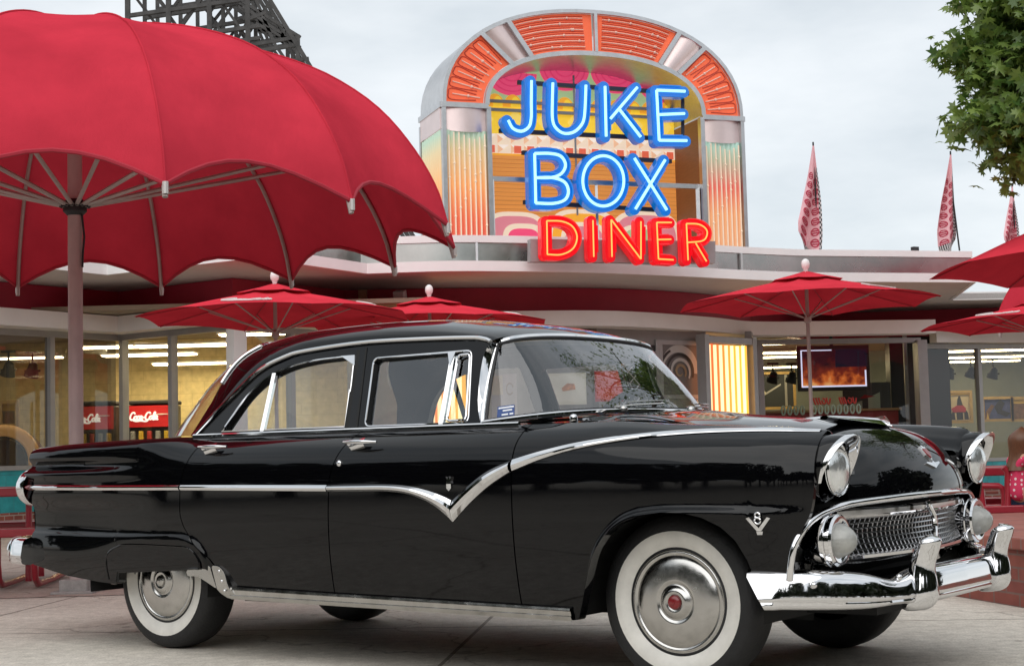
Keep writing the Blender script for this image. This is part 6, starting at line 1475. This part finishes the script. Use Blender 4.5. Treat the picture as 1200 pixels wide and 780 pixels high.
b0 = gp(1106, 696); b1 = gp(1200, 712); dr = (b1 - b0).normalized(); lat = Vector((-dr.y, dr.x, 0)); lat = lat if lat.x > 0 else -lat
pl = thing("brick_planter", "low red brick terrace wall beyond the car's front bumper", "brick wall", tuple(b0.lerp(b1, .5)))
q0 = b0 - dr * 1.7; q1 = b1 + dr * 1.2; bh = .315
br2 = brickmat("planter_brick", (.25, .072, .052), (.19, .052, .042), (.17, .10, .085), bw=.205, rh=.072, ms=.006, rough=.8, horiz='WALL')
cap_b = brickmat("planter_cap_brick", (.30, .10, .075), (.24, .075, .058), (.22, .14, .12), bw=.10, rh=.30, ms=.006, rough=.8, rot=math.atan2(dr.y, dr.x) * -1)
mb = MB(); c4 = [q0, q1, q1 + lat * 4.5, q0 + lat * 4.5]; mb.prism([c + Vector((0, 0, bh)) for c in c4], c4, caps=(True, True)); mb.build("wall", br2, pl, smooth=False)
mb = MB(); c4 = [q0 - lat * .03 - dr * .02, q1 - lat * .03, q1 + lat * 4.5, q0 + lat * 4.5 - dr * .02]; mb.prism([c + Vector((0, 0, bh + .068)) for c in c4], [c + Vector((0, 0, bh + .002)) for c in c4]); mb.build("coping", cap_b, pl, smooth=False, bevel=.008)
kb = gp(1150, 591); mb = MB(); mb.box((kb.x + 3.4, kb.y + .2, .09), (7.5, .35, .18)); tag(mb.build("brick_kerb", brick, bevel=.01), "low brick kerb along the foot of the right windows behind the picnic table", "kerb")
# seated child: one skinned body, hair and clothes as children
def skin_mesh(name, verts, edges, radii, m, parent, sub=2, root=0):
    me_ = bpy.data.meshes.new(name); me_.from_pydata(verts, edges, []); o = bpy.data.objects.new(name, me_); COL.objects.link(o); o.parent = parent
    md = o.modifiers.new("skin", 'SKIN'); md.use_smooth_shade = True
    lay = me_.skin_vertices[0] if me_.skin_vertices else None
    for i, r_ in enumerate(radii): 
        me_.skin_vertices[0].data[i].radius = r_ if isinstance(r_, tuple) else (r_, r_)
        me_.skin_vertices[0].data[i].use_root = (i == root)
    sd = o.modifiers.new("subdivision", 'SUBSURF'); sd.levels = sub; sd.render_levels = sub; me_.materials.append(m); return o
skin_m = mat("skin", (.50, .27, .18), .5, var=.06, vscale=8); hair_m = mat("brown_hair", (.115, .045, .018), .42, var=.45, vscale=60, stretch=(6, 6, .6)); denim = mat("denim_blue", (.05, .08, .17), .8, var=.2, vscale=20)
def dotmat():
    m = bpy.data.materials.new("pink_dotted_cloth"); m.use_nodes = True; t = m.node_tree; p = t.nodes["Principled BSDF"]; p.inputs["Roughness"].default_value = .85
    c = t.nodes.new("ShaderNodeTexCoord"); v = t.nodes.new("ShaderNodeTexVoronoi"); v.inputs["Scale"].default_value = 26; v.inputs["Randomness"].default_value = .45; t.links.new(c.outputs["Object"], v.inputs["Vector"])
    r_ = t.nodes.new("ShaderNodeValToRGB"); r_.color_ramp.interpolation = 'CONSTANT'; r_.color_ramp.elements[0].color = (.75, .62, .62, 1); r_.color_ramp.elements[1].position = .26; r_.color_ramp.elements[1].color = (.60, .035, .105, 1)
    t.links.new(v.outputs["Distance"], r_.inputs[0]); t.links.new(r_.outputs[0], p.inputs["Base Color"]); return m
gpos = at(1196, 593, 11.7)
girl = thing("person", "child with long brown hair and pink dotted shirt sitting at the right edge", "person", (gpos.x, gpos.y, gpos.z), R(-75))
K = .56 / .62   # seated height scale
def kv(*p): return tuple(Vector(p) * K)
bv = [kv(0, 0, .07), kv(0, 0, .20), kv(0, .01, .32), kv(0, .02, .40), kv(0, .035, .455), kv(0, .05, .53), kv(0, .06, .60),
      kv(.09, .01, .385), kv(.13, .09, .27), kv(.10, .22, .26), kv(.08, .27, .265), kv(-.09, .01, .385), kv(-.13, .09, .27), kv(-.10, .22, .26), kv(-.08, .27, .265),
      kv(.06, .03, .06), kv(.075, .22, .075), kv(.075, .24, -.10), kv(.075, .25, -.21), kv(.075, .31, -.23), kv(-.06, .03, .06), kv(-.075, .22, .075), kv(-.075, .24, -.10), kv(-.075, .25, -.21), kv(-.075, .31, -.23)]
be = [(0, 1), (1, 2), (2, 3), (3, 4), (4, 5), (5, 6), (3, 7), (7, 8), (8, 9), (9, 10), (3, 11), (11, 12), (12, 13), (13, 14), (0, 15), (15, 16), (16, 17), (17, 18), (18, 19), (0, 20), (20, 21), (21, 22), (22, 23), (23, 24)]
br_ = [.085, .08, .085, .06, .035, .078, .06, .038, .03, .024, .022, .038, .03, .024, .022, .058, .048, .04, .03, .025, .058, .048, .04, .03, .025]
skin_mesh("body", bv, be, [q * K for q in br_], skin_m, girl)
skin_mesh("shirt", [kv(0, 0, .03), kv(0, 0, .18), kv(0, .01, .31), kv(0, .018, .395), kv(.095, .012, .38), kv(.125, .06, .31), kv(-.095, .012, .38), kv(-.125, .06, .31)], [(0, 1), (1, 2), (2, 3), (3, 4), (4, 5), (3, 6), (6, 7)], [q * K for q in (.115, .098, .098, .062, .052, .05, .052, .05)], dotmat(), girl)
skin_mesh("jeans", [kv(0, .0, .05), kv(.062, .05, .06), kv(.078, .22, .076), kv(.077, .24, -.08), kv(-.062, .05, .06), kv(-.078, .22, .076), kv(-.077, .24, -.08)], [(0, 1), (1, 2), (2, 3), (0, 4), (4, 5), (5, 6)], [q * K for q in (.088, .064, .056, .05, .064, .056, .05)], denim, girl)
mb = MB(); rows = []
for i in range(15):
    q = i / 14; row = []
    for j in range(25):
        a = math.pi * 2 * j / 24 ; front = math.cos(a)   # +y is the face side
        z = .655 - .36 * q; 
        rr = (.092 * math.sin(min(1, q * 3.2) * math.pi / 2) + .012 * math.sin(q * 7)) * (1 + .10 * math.sin(j * 2.1 + i * .3) * q)
        y0 = .045 - .05 * q; 
        if front > .35 and q > .22: rr *= .72
        row.append(kv(rr * math.sin(a), y0 + rr * front, z))
    rows.append(row)
mb.grid(rows); mb.build("hair", hair_m, girl, local=True, ang=80)
mb = MB()
for s_ in (-1, 1): mb.sphere(kv(.03 * s_, .128, .535), .011, 8, 6); mb.sphere(kv(.082 * s_, .05, .525), .018, 8, 6, (.5, 1, 1.3))
mb.sphere(kv(0, .14, .508), .012, 8, 6); mb.build("face_features", skin_m, girl, local=True)

# ------------------------------------------------------------------ posters and boxes seen through the car's glass
ivory = mat("ivory_banner", (.62, .60, .50), .7, var=.08, vscale=5)
rag = [(-.95, .55), (-.7, .9), (-.3, .8), (.1, .95), (.5, .8), (.95, .85), (.9, .1), (1, -.7), (.6, -.85), (.1, -.75), (-.5, -.95), (-.9, -.8), (-.85, -.1)]
poster(632, 687, 437, 474, 21.6, "ragged ivory banner seen through the windshield, left of the red one", [ivory], [(rag, mat("ivory_banner_print", (.68, .66, .58), .7, var=.05)), ([(-.05, .05), (.2, .35), (.5, .3), (.55, -.05), (.25, -.1), (.0, -.15)], mat("banner_burger", (.50, .20, .07), .6, var=.5, vscale=20))], "banner")
poster(697, 730, 434, 470, 21.7, "red banner seen through the windshield behind the steering wheel", [red_ink], [([(-.9, .9), (.9, .9), (.9, -.8), (.1, -.95), (-.9, -.8)], mat("banner_red", (.62, .05, .04), .6, var=.1))], "banner")
poster(576, 606, 438, 492, 20.9, "pale menu board with a spiral seen through the windshield's left end", [mat("board_grey", (.45, .44, .42), .6)], [([(-.95, .95), (-.1, .95), (-.1, .1), (-.95, .1)], mat("board_cream", (.58, .54, .36), .6)), ([(.45 + .3 * math.cos(t), .35 + .28 * math.sin(t)) for t in np.linspace(.3, 5.6, 18)] + [(.45 + .22 * math.cos(t), .35 + .20 * math.sin(t)) for t in np.linspace(5.6, .3, 18)], spir_t)], "menu_board")
p = gp(583, 600); nb = thing("newspaper_box", "red newspaper box seen through the windshield beside the pale menu board", "newspaper box", (at(583, 480, 19.6).x, 19.6, 0), R(10))
mb = MB(); mb.box((0, 0, .75), (.36, .36, .85)); mb.build("cabinet", red_enamel, nb, local=True, bevel=.02); mb = MB(); mb.box((0, -.185, .92), (.28, .012, .34)); mb.build("door", mat("news_pane", (.5, .48, .42), .3), nb, local=True, bevel=.004)
for x in (-.13, .13): 
    mb = MB(); mb.bar((x, 0, 0), (x, 0, .33), .05, .2); mb.build("leg", grey_dark, nb, local=True)

# ------------------------------------------------------------------ trees across the square behind the camera (mirrored in paint, chrome and glass)
wleaf = leafmat("far_leaf", (.010, .018, .007), (.026, .042, .013)); mb = MB(); rng = random.Random(3)
for i in range(52):
    a = R(148 + 250 * i / 51) ; rad = rng.uniform(17, 21); c = Vector((math.cos(a) * rad, math.sin(a) * rad, 0)); h = rng.uniform(5.0, 10.5)
    for _ in range(520):
        e = Vector((rng.gauss(0, 1), rng.gauss(0, 1), rng.gauss(0, 1))).normalized() * rng.random() ** .4
        q = c + Vector((e.x * 2.3, e.y * 2.0, h * .52 + e.z * h * .46)); n = Vector((rng.gauss(0, 1), rng.gauss(0, 1), rng.gauss(.4, 1))).normalized(); x = n.orthogonal().normalized(); y = n.cross(x); s_ = rng.uniform(.3, .6)
        mb.add([q + x * s_, q + y * s_ * .7, q - x * s_, q - y * s_ * .7], [(0, 1, 2, 3)])
    mb.tube([c, c + Vector((0, 0, h * .5))], .22, 6)
tag(mb.build("far_woods", wleaf, smooth=False, recalc=False), "dark belt of trees across the square opposite the diner, mirrored in the car", "trees", kind="stuff")
